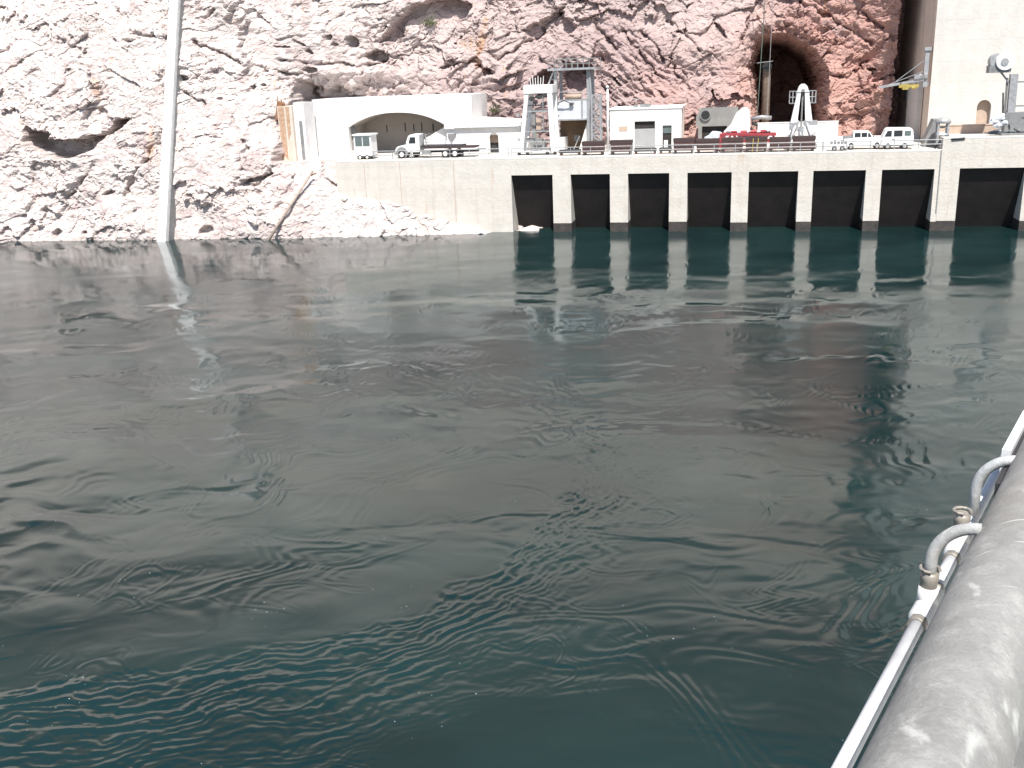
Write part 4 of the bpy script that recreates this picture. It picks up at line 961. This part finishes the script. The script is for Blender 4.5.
M['cast'] = mat('cast_fitting', (.66, .66, .65), .55, 0, .12, 40, .001, 90)
M['clamp'] = mat('clamp_steel', (.36, .33, .29), .5, .3, .2, 60)
wk = tag(MB().box(-70, 9, .08, 9, CAM_H-2.1, CAM_H-1.62).build('walkway_deck', mat('walkway_concrete', (.5, .48, .44), .9, 0, .15, 2, .01, 30)), kind='structure')
wk.matrix_world = Matrix(((tv.x, nv.x, 0, 0), (tv.y, nv.y, 0, 0), (0, 0, 1, 0), (0, 0, 0, 1))) @ Matrix.Translation((0, -.25, 0))
rl = bpy.data.objects.new('pipe_railing', None); COL.objects.link(rl); rl.location = K(0, -.124, -1.62)
tag(rl, 'thick blotchy grey galvanised handrail pipe close to the viewer', 'handrail')
def kb(mb, name, m_, parent):
    o = mb.build(name, m_, None); o.parent = parent; o.matrix_parent_inverse = Matrix.Translation(parent.location).inverted(); return o
PR = .0568
kb(MB().tube([K(s, -.124, -.608) for s in (-50, -4, -1, 0, 1, 2, 4, 9)], PR, 64), 'top_rail', M['pipe'], rl)
for z in (-.95, -1.25): kb(MB().tube([K(-50, -.112, z), K(9, -.112, z)], .028, 20), 'mid_rail', M['pipe'], rl)
for s in [.35+2.55*i_ for i_ in range(-16, 4)]: kb(MB().tube([K(s, -.112, -1.62), K(s, -.124, -.63)], .03, 20), 'post', M['pipe'], rl)
Q = .73/.8; D = .73; cn, cz = D*math.cos(R(107.75)), -D*math.sin(R(107.75))
cn0 = cn
cdo = bpy.data.objects.new('electrical_conduit', None); COL.objects.link(cdo); cdo.location = K(0, cn, cz)
tag(cdo, 'slim white conduit with two bent risers clipped outside the thick handrail', 'conduit')
CR = .0098*Q
kb(MB().tube([K(s*Q, cn, cz) for s in (-50, -3, -1, 0, 1, 1.34)], CR, 20), 'conduit_run', M['paintc'], cdo)
kb(MB().tube([K(s*Q, cn, cz) for s in (1.43, 1.56)], CR, 20), 'conduit_run', M['paintc'], cdo)
kb(MB().tube([K(s*Q, cn, cz) for s in (1.66, 2.5, 4, 7, 9)], CR, 20), 'conduit_run', M['paintc'], cdo)
def fitting(s):
    s *= Q
    f = kb(MB().tube([K(s-.043, cn, cz), K(s-.038, cn, cz), K(s+.038, cn, cz), K(s+.043, cn, cz)], [.011, .015, .015, .011], 18), 'junction_body', M['cast'], cdo)
    b = MB(); c = K(s, cn, cz)
    b.tube([c, c+Vector((0, 0, .03))], [.0142, .0125], 18); f2 = kb(b, 'hub', M['cast'], cdo)
    for a_ in (-1, 1): kb(MB().tube([K(s+a_*.043, cn, cz), K(s+a_*.057, cn, cz)], .0116, 8), 'lock_nut', M['clamp'], cdo)
    kb(MB().tube([c+Vector((0, 0, .028)), c+Vector((0, 0, .038)), c+Vector((0, 0, .040)), c+Vector((0, 0, .052))], [.0105, .0105, .0118, .0118], 10), 'gland_nut', M['clamp'], cdo)
    b = MB()
    ring = [c + Vector((0, 0, .056)) + nv*(.0122*math.cos(t_)) + tv*(.0122*math.sin(t_)) for t_ in [k*math.pi/8*1.6 for k in range(9)]]
    b.tube(ring, .0022, 6); kb(b, 'clip', M['clamp'], cdo)
def riser(s, h, reach, fwd_=.0):
    s *= Q; h *= Q; reach *= Q
    c = K(s, cn, cz); r_ = .056; P = [c+Vector((0, 0, .0 if s > 1.45 else .04)), c+Vector((0, 0, h-r_))]
    for k in range(1, 13):
        a_ = k/12*math.pi/2; P.append(c + Vector((0, 0, h-r_+r_*math.sin(a_))) + (nv*.97+tv*fwd_)*(r_-r_*math.cos(a_)))
    P.append(P[-1] + (nv*.97+tv*fwd_)*reach)
    kb(MB().tube(P, .0085*Q, 20), 'riser', M['conduit'], cdo)
fitting(1.385); riser(1.385, .134, .0, .1); fitting(1.61); riser(1.72, .118, .004, .1)
# saddle plate and white cable tray further along
bp_ = bpy.data.objects.new('cable_tray', None); COL.objects.link(bp_); bp_.location = K(2.1, cn, cz)
tag(bp_, 'white flat cable tray with dark underside along the handrail beyond the risers', 'cable tray')
def kbox(s0, s1, n0, n1, z0, z1):
    m = MB(); m.box(s0, s1, n0, n1, z0, z1)
    for v_ in m.bm.verts: v_.co = K(*v_.co)
    return m
kb(kbox(1.62, 1.83, -.199, -.186, -.628, -.59), 'tray', M['paintc'], bp_)
kb(kbox(1.5, 1.8, -.188, -.178, -.68, -.6), 'bracket_plate', M['dark'], bp_)
